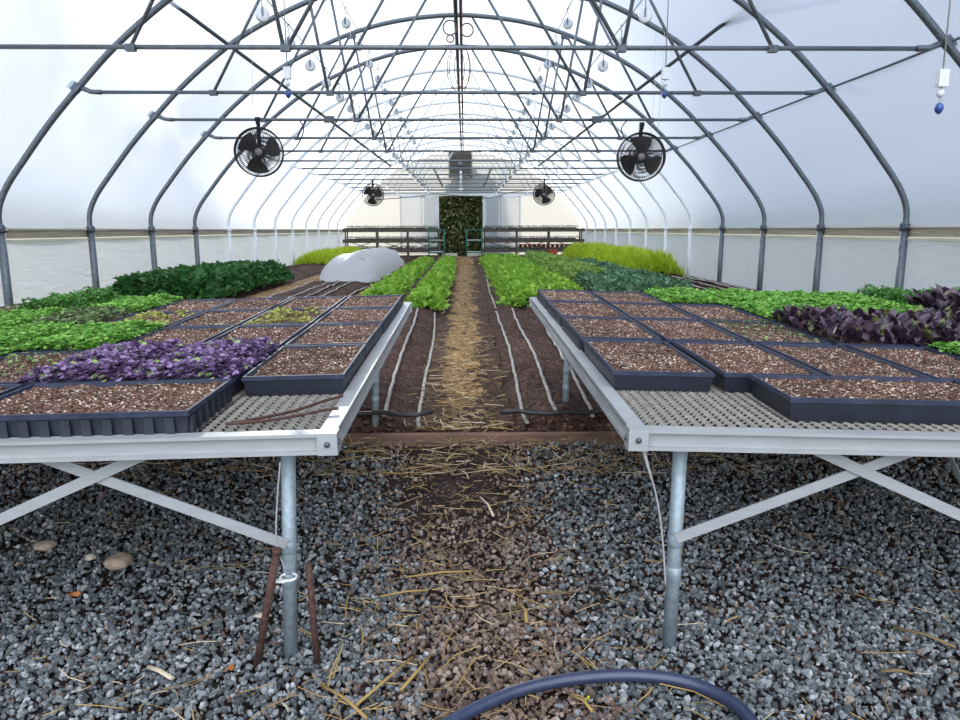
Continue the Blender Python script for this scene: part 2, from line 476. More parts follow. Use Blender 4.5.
def rise(Y):
    return 0.05 * np.clip((Y - 2.9) / 0.5, 0, 1)
def floor_near(X, Y):
    return FLOOR + rise(Y) - 0.012 + 0.02 * fbm(X * 6, Y * 6) + 0 * X
o = grid_obj('floor', -4.62, 4.5, -1.5, 3.5, 150, 90, floor_near, M['dirt']); tag(o, kind='structure')
o = grid_obj('floor', -4.7, 4.56, 3.5, WALLY, 120, 300, lambda X, Y: -0.975 - SIG * Y + 0.03 * fbm(X * 4, Y * 4), M['soil'], skirt=0.1, ypow=1.5); tag(o, kind='structure')
# outside ground
mb = MB(); mb.box((0, 20, -2.3), (140, 140, 0.1)); o = mb.build('ground', M['grass_out']); tag(o, kind='structure')

# straw path in the middle
def path_h(X, Y):
    return -0.985 - SIG * Y + 0.02 * fbm(X * 9, Y * 9) + 0.015 * np.abs(X + 0.02)
V = []
ny, nx = 520, 40
ys = 3.7 + (WALLY - 2.2 - 3.7) * np.linspace(0, 1, ny + 1) ** 1.4
hw = 0.26 + 0.07 * np.clip((ys - 4.3) / 6, 0, 1) + 0.13 * np.clip((ys - 10) / 12, 0, 1)
wl = hw + 0.05 * (vnoise(ys * 3, ys * 0 + 2) - 0.5); wr_ = hw + 0.05 * (vnoise(ys * 3, ys * 0 + 9) - 0.5)
XX = np.stack([-0.02 + 0.02 * np.clip((ys - 10) / 12, 0, 1) * 3 + (-wl + (wl + wr_) * k / nx) for k in range(nx + 1)], 1)
YY = np.repeat(ys[:, None], nx + 1, 1)
ZZ = path_h(XX, YY) + 0.025
ZZ[:, 0] -= 0.05; ZZ[:, -1] -= 0.05; ZZ[0, :] -= 0.05
i = (np.arange(ny)[:, None] * (nx + 1) + np.arange(nx)[None, :]).ravel()
dens = 1.25 - (np.abs(XX + 0.02 - 0.03 * np.clip((YY - 10) / 12, 0, 1)) / (0.13 + 0.05 * np.clip((YY - 4) / 5, 0, 1) + 0.16 * np.clip((YY - 10) / 12, 0, 1))) ** 2 + 2.6 * fbm(XX * 9, YY * 4, 3) + 2.2 * fbm(XX * 40, YY * 22, 2) - 0.12
dens *= np.clip((YY - 3.7) / 1.6, 0.25, 1)
o = np_mesh('straw_path', np.stack([XX.ravel(), YY.ravel(), ZZ.ravel()], 1), np.stack([i, i + 1, i + nx + 2, i + nx + 1], 1), M['pathmix'], tint=np.clip(dens.ravel(), 0, 1), smooth=True)
tag(o, 'straw covered footpath running down the middle between the beds to the door', 'path', kind='stuff')

BEDS = []
def soil_z(x, y):
    z = -0.955 - SIG * y
    for a, b, c, d, f in BEDS:
        if a < x < b and c < y < d:
            z = max(z, max(float(f(np.array([x + dx]), np.array([y + dy]))[0]) for dx in (-0.02, 0, 0.02) for dy in (-0.06, 0, 0.06)))
    return z
# beds (raised soil with furrows)
def bed(name, x0, x1, y0, y1, label, rows, res=0.03, h=0.085):
    cx = (x0 + x1) / 2; hwid = (x1 - x0) / 2
    def hf(X, Y):
        e = np.clip((hwid - np.abs(X - cx)) / 0.17, 0, 1); e = e * e * (3 - 2 * e)
        e2 = np.clip((Y - y0) / 0.12, 0, 1) * np.clip((y1 - Y) / 0.12, 0, 1)
        fur = 0.018 * np.cos((X - x0) / (x1 - x0) * 2 * PI * rows)
        return -0.99 - SIG * Y + (h + 0.02 + fur + 0.05 * fbm(X * 7, Y * 7, 3) + 0.03 * fbm(X * 28, Y * 28, 2)) * e * np.minimum(1, e2 + 0.15)
    BEDS.append((x0, x1, y0, y1, hf))
    nx = int((x1 - x0) / res); ny = min(420, int((y1 - y0) / (res * 1.6)))
    o = grid_obj(name, x0, x1, y0, y1, nx, ny, hf, M['soil'], skirt=0.03, ypow=1.25)
    tag(o, label, 'garden bed', 'soil beds')
    return o
bed('soil_bed', -1.38, -0.24, 3.62, 26.5, 'long dark soil bed just left of the straw path, bare in front and green behind', 4)
bed('soil_bed', 0.22, 1.62, 3.62, 26.5, 'long dark soil bed just right of the straw path, bare in front and green behind', 5)
bed('soil_bed', -2.8, -1.6, 3.9, 26.5, 'soil bed with the white row cover tunnel standing on it', 4, 0.06)
bed('soil_bed', 1.72, 3.05, 3.9, 26.5, 'soil bed carrying the blue-green crop on the right', 4, 0.06)
bed('soil_bed', -4.52, -3.12, 3.9, 27, 'soil bed along the left film wall under the dark green crop', 4, 0.06)
bed('soil_bed', 3.15, 4.42, 3.9, 27, 'soil bed along the right film wall with dark drip lines and feathery greens', 4, 0.06)
def bedz(Y, add=0.0):
    return -0.905 - SIG * Y + add

# straw strip between second and third left beds, and between right ones
for (x0, x1, lab) in ((-3.14, -2.76, 'strip of straw on the ground between the dark green bed and the white drip lines'),
                      (-1.62, -1.36, 'strip of straw on the ground between the white tunnel and the green rows'),
                      (1.58, 1.78, 'narrow strip of straw on the ground left of the blue-green crop')):
    o = grid_obj('straw_strip', x0, x1, 6.5, 27.5, 8, 200, lambda X, Y: -0.93 - SIG * Y + 0.03 * fbm(X * 9, Y * 9), M['strawpath'], skirt=0.05)
    tag(o, lab, 'straw', kind='stuff')

# kick board across the front of the beds
mb = MB(); mb.box((0.0, 3.5, FLOOR + 0.033), (3.6, 0.04, 0.09)); mb.box((0.25, 3.455, FLOOR + 0.05), (2.6, 0.05, 0.022), (0, 0, 0.01))
o = mb.build('kick_board', M['redwood']); tag(o, 'reddish brown wooden board edging the soil beds behind the gravel', 'board')

# drip header + tapes
def header(x0, x1, lab):
    mb = MB()
    pts = [(x0 + (x1 - x0) * k / 10, 3.64 + 0.02 * math.sin(k * 1.3), -0.99 + 0.03 + 0.006 * math.sin(k * 2)) for k in range(11)]
    mb.tube(pts, 0.011, 8)
    o = mb.build('drip_header_pipe', M['black']); tag(o, lab, 'pipe', 'drip header pipes')
header(-0.95, -0.16, 'black irrigation header pipe lying across the left central soil bed')
header(0.17, 0.92, 'black irrigation header pipe lying across the right central soil bed')

def tape(x0, y0, x1, y1, lab, r=0.016, seed=0, mat='drip', z=0.0, amp=0.025, grp='drip tapes on the central beds'):
    n = int((y1 - y0) / 0.25) + 2
    rr = random.Random(seed)
    pts = []
    n *= 2
    for k in range(n + 1):
        t = k / n
        pts.append((x0 + (x1 - x0) * t + rr.uniform(-amp, amp) * 0.25 + amp * math.sin(t * 6 + seed) * (1 if k else 0), y0 + (y1 - y0) * t, 0.0))
    pts = [(a_, b_, soil_z(a_, b_) + r * 0.4) for a_, b_, _ in pts]
    mb = MB()
    mb.tube([pts[0]] + pts[1:], r, 7, flat=0.7)
    o = mb.build('drip_tape', M[mat]); tag(o, lab, 'drip tape', grp)
T_ = [(-0.395, -0.53, 'second pale drip tape to the left of the straw path'),
      (-0.225, -0.33, 'pale drip tape nearest the straw path on its left side'),
      (0.30, 0.36, 'pale drip tape nearest the straw path on its right side'),
      (0.435, 0.53, 'middle pale drip tape on the right central soil bed'),
      (0.62, 0.80, 'pale drip tape on the right central bed closest to the right bench leg')]
for k, (a, b, lab) in enumerate(T_):
    tape(a, 3.66, b, 8.6, lab, 0.011, k + 3, amp=0.012)
tape(-0.27, 8.9, -0.36, 20.5, 'thin drip tape running along the left edge of the far straw path', 0.009, 21, amp=0.03)
tape(0.36, 8.9, 0.50, 20.5, 'thin drip tape running along the right edge of the far straw path', 0.009, 22, amp=0.03)
for k in range(5):
    tape(-2.62 + 0.24 * k, 5.5, -2.6 + 0.24 * k, 13.3, '%s pale drip line from the left in front of the white tunnel' % ORD[k], 0.013, 40 + k, amp=0.02, grp='drip lines in front of the tunnel')
for k in range(5):
    tape(3.3 + 0.24 * k, 6.5, 3.3 + 0.24 * k, 14.3, '%s dark drip line from the aisle side on the bed by the right wall' % ORD[k], 0.02, 50 + k, mat='black', amp=0.03, grp='drip lines by the right wall')

# ================================================================== GRAVEL (uncountable)
def ico():
    t = (1 + 5 ** 0.5) / 2
    v = np.array([(-1, t, 0), (1, t, 0), (-1, -t, 0), (1, -t, 0), (0, -1, t), (0, 1, t), (0, -1, -t), (0, 1, -t), (t, 0, -1), (t, 0, 1), (-t, 0, -1), (-t, 0, 1)], float)
    v /= np.linalg.norm(v[0])
    f = np.array([(0, 11, 5), (0, 5, 1), (0, 1, 7), (0, 7, 10), (0, 10, 11), (1, 5, 9), (5, 11, 4), (11, 10, 2), (10, 7, 6), (7, 1, 8), (3, 9, 4), (3, 4, 2), (3, 2, 6), (3, 6, 8), (3, 8, 9), (4, 9, 5), (2, 4, 11), (6, 2, 10), (8, 6, 7), (9, 8, 1)])
    return v, f
IV, IF = ico()
def gravel():
    n = 66000
    Y = 1.15 + 2.33 * rng.random(n) ** 0.9
    X = (rng.random(n) * 2 - 1) * (0.72 * Y + 0.35)
    # fewer stones on the worn dirt patch by the kick board
    patch = np.exp(-(((X + 0.05) / 0.27) ** 2) ** 1.5) * np.clip((Y - 2.35) / 0.5, 0, 1)
    keep = rng.random(n) > patch * 0.97
    keep &= ~((Y > 2.0) & (rng.random(n) < 0.25))
    X, Y = X[keep], Y[keep]; n = len(X)
    r = 0.0090 * (0.55 + 0.75 * rng.random(n) ** 1.3)
    sc = np.stack([np.ones(n), 0.6 + 0.4 * rng.random(n), 0.4 + 0.35 * rng.random(n)], 1) * r[:, None]
    J = 1 + (rng.random((n, 12, 1)) - 0.5) * 0.65
    V = IV[None] * J
    V = V * sc[:, None, :]
    # random rotation
    q = rng.normal(size=(n, 4)); q[:, 1:3] *= 0.45; q /= np.linalg.norm(q, axis=1)[:, None]
    w, x, y, z = q.T
    R = np.stack([np.stack([1 - 2 * (y * y + z * z), 2 * (x * y - z * w), 2 * (x * z + y * w)], 1),
                  np.stack([2 * (x * y + z * w), 1 - 2 * (x * x + z * z), 2 * (y * z - x * w)], 1),
                  np.stack([2 * (x * z - y * w), 2 * (y * z + x * w), 1 - 2 * (x * x + y * y)], 1)], 1)
    V = np.einsum('nij,nkj->nki', R, V)
    C = np.stack([X, Y, FLOOR + rise(Y) - 0.004 + rng.random(n) * 0.012], 1)
    V = V + C[:, None, :]
    F = IF[None] + (np.arange(n) * 12)[:, None, None]
    t = rng.random(n) ** 1.15 * 0.62
    bright = rng.random(n) < 0.05
    t[bright] = 0.64 + 0.03 * rng.random(bright.sum())
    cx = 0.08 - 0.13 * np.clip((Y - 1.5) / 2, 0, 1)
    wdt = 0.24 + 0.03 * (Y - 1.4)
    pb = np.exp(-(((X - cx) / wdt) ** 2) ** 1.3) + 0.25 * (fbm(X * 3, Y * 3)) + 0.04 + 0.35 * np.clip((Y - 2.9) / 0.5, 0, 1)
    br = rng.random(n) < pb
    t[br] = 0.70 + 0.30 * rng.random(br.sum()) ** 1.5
    o = np_mesh('gravel', V.reshape(-1, 3), F.reshape(-1, 3), M['stone'], tint=np.repeat(t, 12))
    tag(o, 'crushed blue-grey gravel covering the ground under and between the benches', 'gravel', kind='stuff')
gravel()

# straw litter
def litter(name, label, n, xf, yf, zf, ln, w, tlo, thi):
    Y = yf(n); X = xf(n, Y)
    P = np.stack([X, Y, zf(X, Y)], 1)
    V, F, T = sticks(P, rng.random(n) * 2 * PI, ln[0] + (ln[1] - ln[0]) * rng.random(n) ** 2, w * (0.5 + rng.random(n)), (rng.random(n) - 0.5) * 0.25, tlo + (thi - tlo) * rng.random(n), 0.5)
    o = np_mesh(name, V, F, M['straw'], tint=T); tag(o, label, 'straw', kind='stuff')
litter('straw_litter', 'loose golden straw scattered over the gravel in the middle aisle', 420, lambda n, Y: rng.normal(size=n) * 0.27 + 0.0, lambda n: 1.3 + 2.1 * rng.random(n),
       lambda X, Y: FLOOR + rise(Y) + 0.018, (0.03, 0.15), 0.0030, 0.2, 0.85)
litter('straw_litter', 'thin grey and tan stalks scattered over the gravel under the benches', 520, lambda n, Y: (rng.random(n) * 2 - 1) * (0.65 * Y + 0.3), lambda n: 1.3 + 2.1 * rng.random(n),
       lambda X, Y: FLOOR + rise(Y) + 0.018, (0.03, 0.13), 0.0024, 0.0, 1.0)
litter('straw_litter', 'tangle of dry straw lying in front of the kick board and on the path start', 520, lambda n, Y: rng.normal(size=n) * 0.75, lambda n: 3.05 + 1.0 * rng.random(n) ** 1.2 * 0.42 + 0.0,
       lambda X, Y: FLOOR + rise(Y) + 0.02, (0.04, 0.2), 0.0035, 0.1, 1.0)
litter('straw_litter', 'straw stems strewn over the middle path beyond the kick board', 380, lambda n, Y: rng.normal(size=n) * 0.13 - 0.02, lambda n: 3.6 + 3.5 * rng.random(n) ** 1.5,
       lambda X, Y: -0.94 - SIG * Y + 0 * X, (0.04, 0.16), 0.005, 0.3, 1.0)
# feature straws lying alone in front
def straw(pts, r, lab, tint=0.65, nm='straw_stem', grp='large straw stems on the gravel'):
    mb = MB(); mb.tube(pts, r, 6, tint=tint, flat=0.6); o = mb.build(nm, M['straw'], use_tint=True); tag(o, lab, 'straw stem', grp)

exec_points = None
# ------------------------------------------------------------------ pixel -> floor helper used only to read positions off the photo once
def at_floor(x, y, z=FLOOR + 0.02):
    f, p, yaw = 777.0, 0.1897, 0.0193
    u = (x - 480) / f; v = -(y - 360) / f
    Yc = math.cos(p) + v * math.sin(p); Zc = -math.sin(p) + v * math.cos(p)
    Xw = math.cos(yaw) * u + math.sin(yaw) * Yc; Yw = -math.sin(yaw) * u + math.cos(yaw) * Yc
    t = z / Zc
    return (Xw * t, Yw * t, z)
for (a, b, lab) in (((320, 684), (366, 718), 'thick golden straw at the bottom left of the aisle, running down to the right'),
                    ((354, 706), (412, 657), 'thick golden straw beside it crossing up to the right'),
                    ((400, 690), (430, 655), 'short golden straw near the aisle centre foreground'),
                    ((520, 604), (526, 622), 'short pale straw standing out in the aisle centre'),
                    ((405, 577), (472, 571), 'long golden straw lying crosswise on the brown stones'),
                    ((380, 596), (428, 590), 'golden straw lying crosswise left of the aisle centre'),
                    ((570, 695), (592, 712), 'golden straw just behind the black hose'),
                    ((480, 497), (493, 516), 'white straw stem on the dark dirt patch'),
                    ((893, 628), (955, 648), 'long brown wood splinter on the gravel at the right edge'),
                    ((880, 672), (910, 674), 'short brown wood chip on the gravel at the lower right')):
    A = at_floor(*a); B = at_floor(*b)
    thick = 0.0045 if 'splinter' not in lab and 'chip' not in lab else 0.0055
    mid = ((A[0] + B[0]) / 2 + 0.006, (A[1] + B[1]) / 2, A[2] + 0.006)
    straw([A, mid, B], thick, lab, 1.0 if 'white' in lab else (0.3 if 'brown wood' in lab else 0.62))
A = at_floor(148, 666); B = at_floor(172, 678)
straw([A, ((A[0] + B[0]) / 2, (A[1] + B[1]) / 2, A[2] + 0.004), B], 0.007, 'short pale wood chip on the gravel left of the rusty stakes', 1.0)

# stones and leaves lying on the gravel
def rock(x, y, sx, sy, sz, mat, lab, seed):
    rr = random.Random(seed)
    bm_v = []
    V = IV.copy(); F = [tuple(f) for f in IF]
    # one loop subdivision for a rounder rock
    vs = [Vector(v) for v in V]; cache = {}; nf = []
    def mid(a, b):
        k = (min(a, b), max(a, b))
        if k not in cache:
            vs.append(((vs[a] + vs[b]) / 2).normalized()); cache[k] = len(vs) - 1
        return cache[k]
    for _ in range(2):
        nf = []; cache = {}
        for a, b, c in F:
            ab, bc, ca = mid(a, b), mid(b, c), mid(c, a)
            nf += [(a, ab, ca), (b, bc, ab), (c, ca, bc), (ab, bc, ca)]
        F = nf
    ph = [rr.uniform(0, 6) for _ in range(6)]
    out = []
    for v in vs:
        k = 1 + 0.12 * math.sin(3 * v.x + ph[0]) + 0.1 * math.sin(4 * v.y + ph[1]) + 0.06 * math.sin(7 * v.x + 5 * v.z + ph[2]) + 0.04 * math.sin(11 * v.y + ph[3])
        out.append((v.x * k * sx, v.y * k * sy, max(v.z, -0.5) * k * sz))
    mb = MB(); mb.add(out, F, True)
    P = at_floor(x, y)
    o = mb.build('rock', M[mat], loc=(P[0], P[1], FLOOR + 0.012 + sz * 0.5)); tag(o, lab, 'rock', None)
    return o
rock(117, 562, 0.047, 0.035, 0.022, 'sand', 'tan sandstone lump, the larger one, on the gravel under the left bench', 1)
rock(44, 545, 0.034, 0.026, 0.016, 'sand', 'smaller brown stone nearer the left edge under the left bench', 2)
rock(262, 613, 0.027, 0.012, 0.006, 'palestone', 'flat pale stone lying beside the left bench leg', 3)
rock(90, 556, 0.018, 0.014, 0.01, 'palestone', 'small grey-buff stone touching the tan sandstone lump', 4)
def flatleaf(x, y, s, mat, lab, rz):
    mb = MB()
    n = 10; V = [(0, 0, 0.004)]
    for k in range(n):
        a = 2 * PI * k / n
        rr = s * (0.5 + 0.5 * abs(math.cos(a * 1.5)))
        V.append((rr * math.cos(a), rr * 0.45 * math.sin(a), 0.006 * math.sin(2 * a) + 0.002))
    V2 = V + [(p[0], p[1], p[2] - 0.0012) for p in V]
    F = [(0, 1 + k, 1 + (k + 1) % n) for k in range(n)] + [(n + 1, n + 2 + (k + 1) % n, n + 2 + k) for k in range(n)]
    F += [(1 + k, n + 2 + k, n + 2 + (k + 1) % n, 1 + (k + 1) % n) for k in range(n)]
    mb.add(V2, F, False)
    P = at_floor(x, y)
    o = mb.build('dry_leaf', M[mat], loc=(P[0], P[1], FLOOR + 0.018)); o.rotation_euler = (0.1, 0.1, rz); tag(o, lab, 'leaf')
flatleaf(72, 593, 0.022, 'leafdry', 'orange-brown dry leaf on the gravel under the left bench', 0.3)
flatleaf(228, 668, 0.016, 'leafdry', 'curled tan leaf on the gravel just left of the rusty stake', 0.9)
flatleaf(587, 699, 0.009, 'yellow', 'tiny bright yellow leaf just inside the curve of the black hose', 0.9)
flatleaf(666, 452 + 10, 0.02, 'leafdry', 'brown dry leaf on the ground just behind the right bench corner', 2.0)

# hose in the foreground
mb = MB()
px = [(430, 738), (450, 722), (484, 704), (520, 690), (560, 681), (600, 676.5), (640, 676), (680, 681), (712, 692), (738, 708), (756, 728)]
pts = [at_floor(x, y, FLOOR + 0.03) for x, y in px]
pts = [(-0.25, 1.15, FLOOR + 0.03)] + pts + [(0.66, 1.2, FLOOR + 0.03)]
# smooth it
def catmull(P, m=6):
    P = [Vector(p) for p in P]; out = []
    for i in range(len(P) - 1):
        p0 = P[max(i - 1, 0)]; p1 = P[i]; p2 = P[i + 1]; p3 = P[min(i + 2, len(P) - 1)]
        for k in range(m):
            t = k / m
            out.append(0.5 * ((2 * p1) + (p2 - p0) * t + (2 * p0 - 5 * p1 + 4 * p2 - p3) * t * t + (3 * p1 - p0 - 3 * p2 + p3) * t ** 3))
    out.append(P[-1]); return out
mb.tube(catmull(pts), 0.0145, 14)
o = mb.build('garden_hose', M['hose']); tag(o, 'dark blue-black rubber hose arching across the gravel in the foreground', 'hose')

# ================================================================== GREENHOUSE FRAME
BOWP = [(-4.56, -1.25), (-4.56, -0.6), (-4.56, 0.0), (-4.565, 0.14), (-4.53, 0.28), (-4.43, 0.46), (-4.25, 0.69), (-3.97, 1.03), (-3.66, 1.36), (-3.35, 1.67), (-3.02, 1.95),
        (-2.62, 2.24), (-2.2, 2.47), (-1.75, 2.67), (-1.25, 2.84), (-0.7, 2.95), (0.0, APEX)]
ARC = BOWP + [(-x, z) for x, z in reversed(BOWP[:-1])]
def arc_z(x):
    xs = [p[0] for p in ARC[7:-7]]; zs = [p[1] for p in ARC[7:-7]]
    return float(np.interp(x, xs, zs))

def make_truss(gm='galv', gd='galv_dark'):
    t = empty('roof_truss')
    mb = MB(); pts = catmull([(x, 0, z) for x, z in ARC[2:-2]], 3)
    mb.tube(pts, 0.031, 10)
    mb.build('bow', M[gm], t)
    for s in (-1, 1):
        mb = MB(); mb.tube([(s * HALF, 0, 0.06), (s * HALF, 0, -1.35)], 0.041, 12)
        mb.build('ground_post', M[gm], t)
        mb = MB(); mb.tube([(s * HALF, 0, 0.05), (s * HALF, 0, -0.02)], 0.05, 12)
        mb.tube([(s * (HALF - 0.04), 0.04, 0.0), (s * (HALF - 0.04), -0.05, 0.0)], 0.012, 6)
        mb.build('post_clamp', M[gd], t)
    mb = MB(); mb.tube([(-3.5, 0, BARZ), (3.5, 0, BARZ)], 0.0175, 8); mb.build('tie_bar', M['galv'], t)
    for s in (-1, 1):
        mb = MB(); mb.tube([(s * 3.44, 0, BARZ), (s * 3.54, 0, BARZ + 0.005), (s * 3.665, 0.0, BARZ + 0.055)], [0.024, 0.022, 0.026], 8)
        mb.box((s * 3.68, 0, BARZ + 0.05), (0.09, 0.08, 0.09), (0, s * 0.75, 0))
        mb.build('end_bracket', M[gm], t)
    for s in (-1, 1):
        for (xa, za, xb, zb) in ((2.36, BARZ, 1.54, arc_z(1.54)), (1.25, BARZ, 1.50, arc_z(1.5)), (1.22, BARZ, 0.2, arc_z(0.2) - 0.02)):
            mb = MB(); mb.tube([(s * xa, 0, za), (s * xb, 0, zb)], 0.015, 8); mb.build('strut', M[gm], t)
        for xn in (1.235, 2.36):
            mb = MB(); mb.box((s * xn, 0, BARZ - 0.005), (0.07, 0.05, 0.05)); mb.build('gusset', M[gd], t)
        mb = MB(); mb.box((s * 1.52, 0, arc_z(1.52) - 0.03), (0.12, 0.05, 0.06), (0, s * 0.2, 0)); mb.build('gusset', M[gd], t)
    return t
truss = make_truss()
tag(truss, cat='roof truss', group='pipe trusses of the greenhouse roof')
truss2 = make_truss('galv_glare', 'galv_glare'); tag(truss2, cat='roof truss', group='pipe trusses of the greenhouse roof')
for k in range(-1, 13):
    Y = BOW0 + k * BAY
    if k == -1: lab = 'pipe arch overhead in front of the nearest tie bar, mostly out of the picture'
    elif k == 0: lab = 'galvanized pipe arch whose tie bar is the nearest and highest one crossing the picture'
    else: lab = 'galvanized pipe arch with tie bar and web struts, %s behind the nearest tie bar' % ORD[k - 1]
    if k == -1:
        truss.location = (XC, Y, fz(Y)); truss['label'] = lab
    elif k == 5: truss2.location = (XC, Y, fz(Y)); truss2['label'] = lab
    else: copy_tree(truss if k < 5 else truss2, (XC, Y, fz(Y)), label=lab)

# film skins: roof arch and side walls
def skin(name, prof, y0, y1, mat, ny=50, sag=0.015):
    P = catmull([(x, 0, z) for x, z in prof], 2)
    xs = np.array([p.x for p in P]); zs = np.array([p.z for p in P])
    cx, cz = 0, 0.3
    ys = np.linspace(y0, y1, ny + 1)
    out = []
    for y in ys:
        ph = ((y - BOW0) / BAY) % 1.0
        off = 0.045 - sag * 4 * ph * (1 - ph)
        d = np.stack([xs - cx, zs - cz], 1); d /= np.linalg.norm(d, axis=1)[:, None]
        out.append(np.stack([XC + xs + d[:, 0] * off, np.full(len(xs), y), zs + d[:, 1] * off - SIG * y], 1))
    V = np.concatenate(out); n = len(xs)
    i = (np.arange(ny)[:, None] * n + np.arange(n - 1)[None, :]).ravel()
    F = np.stack([i, i + 1, i + n + 1, i + n], 1)
    return np_mesh(name, V, F, mat, smooth=True)
FRONT = 4.15
o = skin('ceiling', ARC[2:-2], FRONT, WALLY, M['film'], 112); tag(o, kind='structure')
o = skin('wall_left', [(-4.56, -1.3), (-4.56, -0.9), (-4.56, -0.45), (-4.56, -0.09)], FRONT, WALLY, M['film_low'], 112, 0.03); tag(o, kind='structure')
o = skin('wall_right', [(4.56, -1.3), (4.56, -0.9), (4.56, -0.45), (4.56, -0.09)], FRONT, WALLY, M['film_low'], 112, 0.03); tag(o, kind='structure')

def along(name, x, z, w, h, mat, y0=4.15, y1=WALLY):
    mb = MB()
    ym = (y0 + y1) / 2
    mb.box((x, ym, fz(ym, z)), (w, y1 - y0, h), (-math.atan(SIG), 0, 0))
    return mb.build(name, mat)
n = 0
for s in (-1, 1):
    n += 1; o = along('trim_%d' % n, XC + s * (HALF + 0.055), -0.035, 0.03, 0.09, M['wood']); tag(o, kind='structure')
    n += 1; o = along('trim_%d' % n, XC + s * (HALF + 0.02), -0.105, 0.02, 0.022, M['cream']); tag(o, kind='structure')
    n += 1; o = along('trim_%d' % n, XC + s * (HALF + 0.03), 0.02, 0.02, 0.016, M['cream']); tag(o, kind='structure')
    n += 1; o = along('trim_%d' % n, XC + s * (HALF + 0.045), -1.02, 0.05, 0.2, M['wood']); tag(o, kind='structure')

# ridge pipes, side rod, wires
def longpipe(name, x, z, r, mat, lab, cat, y0, y1, grp=None):
    mb = MB(); mb.tube([(x, y0, fz(y0, z)), (x, (y0 + y1) / 2, fz((y0 + y1) / 2, z)), (x, y1, fz(y1, z))], r, 8)
    o = mb.build(name, mat); tag(o, lab, cat, grp); return o
longpipe('ridge_pipe', XC - 0.035, APEX - 0.065, 0.028, M['galv_dark'], 'dark ridge pipe running the length of the roof, the left of the pair', 'pipe', 4.1, WALLY, 'ridge pipes')
longpipe('ridge_pipe', XC + 0.035, APEX - 0.06, 0.022, M['copper'], 'brown water pipe under the ridge, right beside the dark ridge pipe', 'pipe', 4.1, WALLY, 'ridge pipes')
longpipe('side_rod', XC + 3.69, BARZ + 0.05, 0.011, M['galv'], 'thin steel rod along the right side linking the tie bar ends', 'rod', 2.5, 24.0)
longpipe('trellis_wire', -1.14, 2.12, 0.004, M['cord'], 'upper steel wire along the left of the roof carrying pulleys', 'wire', 2.0, 29.0, 'roof wires')
longpipe('trellis_wire', 1.02, 2.12, 0.004, M['cord'], 'upper steel wire along the right of the roof carrying pulleys', 'wire', 2.0, 29.0, 'roof wires')
longpipe('trellis_wire', -1.40, 1.62, 0.004, M['cord'], 'lower steel wire above the left truss nodes', 'wire', 2.0, 29.0, 'roof wires')
longpipe('trellis_wire', 1.28, 1.62, 0.004, M['cord'], 'lower steel wire above the right truss nodes', 'wire', 2.0, 29.0, 'roof wires')

# diagonal wind braces
def brace(a, b, lab):
    mb = MB(); mb.tube([a, b], 0.022, 8); o = mb.build('wind_brace', M['galv_dark']); tag(o, lab, 'brace', 'diagonal wind braces')
brace((-3.0, 7.2, fz(7.2, 2.30)), (-1.6, 17.4, fz(17.4, BARZ + 0.05)), 'dark diagonal pipe slanting down from the upper left roof to a far tie bar')
brace((2.95, 7.2, fz(7.2, 2.28)), (1.62, 17.4, fz(17.4, BARZ + 0.05)), 'dark diagonal pipe slanting down from the upper right roof to a far tie bar')

# pulleys
def make_pulley():
    t = empty('pulley')
    mb = MB(); mb.lathe([(0.0, -0.016), (0.02, -0.016), (0.034, -0.014), (0.036, -0.009), (0.022, -0.004), (0.022, 0.004), (0.036, 0.009), (0.034, 0.014), (0.02, 0.016), (0, 0.016)], (0, 0, -0.14), 'y', 20)
    mb.v = [(x * 1.35, y, (z + 0.14) * 1.35 - 0.14) for x, y, z in mb.v]
    mb.build('wheel', M['greywhite'], t)
    mb = MB(); mb.tube([(0.012, 0, 0.0), (0.0, 0, 0.012), (-0.01, 0, 0.0), (-0.008, 0, -0.02), (0.0, 0, -0.03), (0, 0, -0.12)], 0.0035, 6)
    mb.box((0, -0.02, -0.12), (0.014, 0.004, 0.06)); mb.box((0, 0.02, -0.12), (0.014, 0.004, 0.06))
    mb.tube([(0, -0.026, -0.14), (0, 0.026, -0.14)], 0.006, 8)
    mb.build('hook', M['galv'], t)
    return t
pul = make_pulley(); tag(pul, cat='pulley', group='white pulleys hanging from the roof wires')
first = True
SER = [(-1.14, 2.12, 7.1, 0.95, 13, 'upper left'), (1.02, 2.12, 7.1, 0.95, 13, 'upper right'), (-1.40, 1.62, 4.95, 0.85, 17, 'lower left'), (1.28, 1.62, 4.95, 0.85, 17, 'lower right')]
for (x, z, y0, st, n_, side) in SER:
    for k in range(n_):
        Y = y0 + st * k
        lab = 'white plastic pulley hanging on the %s roof wire, %s from the camera' % (side, ORD[k])
        rz = random.uniform(-0.5, 0.5)
        if first: pul.location = (x, Y, fz(Y, z)); pul.rotation_euler = (0, 0, rz); pul['label'] = lab; first = False
        else: copy_tree(pul, (x, Y, fz(Y, z)), (0, 0, rz), lab)

# hanging strings
for k, (x, Y, z0, z1) in enumerate([(-1.14, 8.3, 2.1, 0.75), (-2.05, 7.95, 2.55, 1.2), (1.02, 9.2, 2.1, 0.9), (1.93, 7.95, 2.55, 0.95), (2.3, 9.85, 2.4, 1.1), (-1.4, 11.6, 1.6, 0.6), (1.28, 12.4, 1.6, 0.5)]):
    mb = MB(); mb.tube([(x, Y, fz(Y, z0)), (x + 0.02, Y, fz(Y, (z0 + z1) / 2)), (x - 0.01, Y, fz(Y, z1))], 0.0022, 5)
    o = mb.build('hanging_string', M['white']); tag(o, 'thin white string dangling on the %s side, %s from the camera' % ('left' if x < 0 else 'right', ORD[k]), 'string', 'dangling strings')

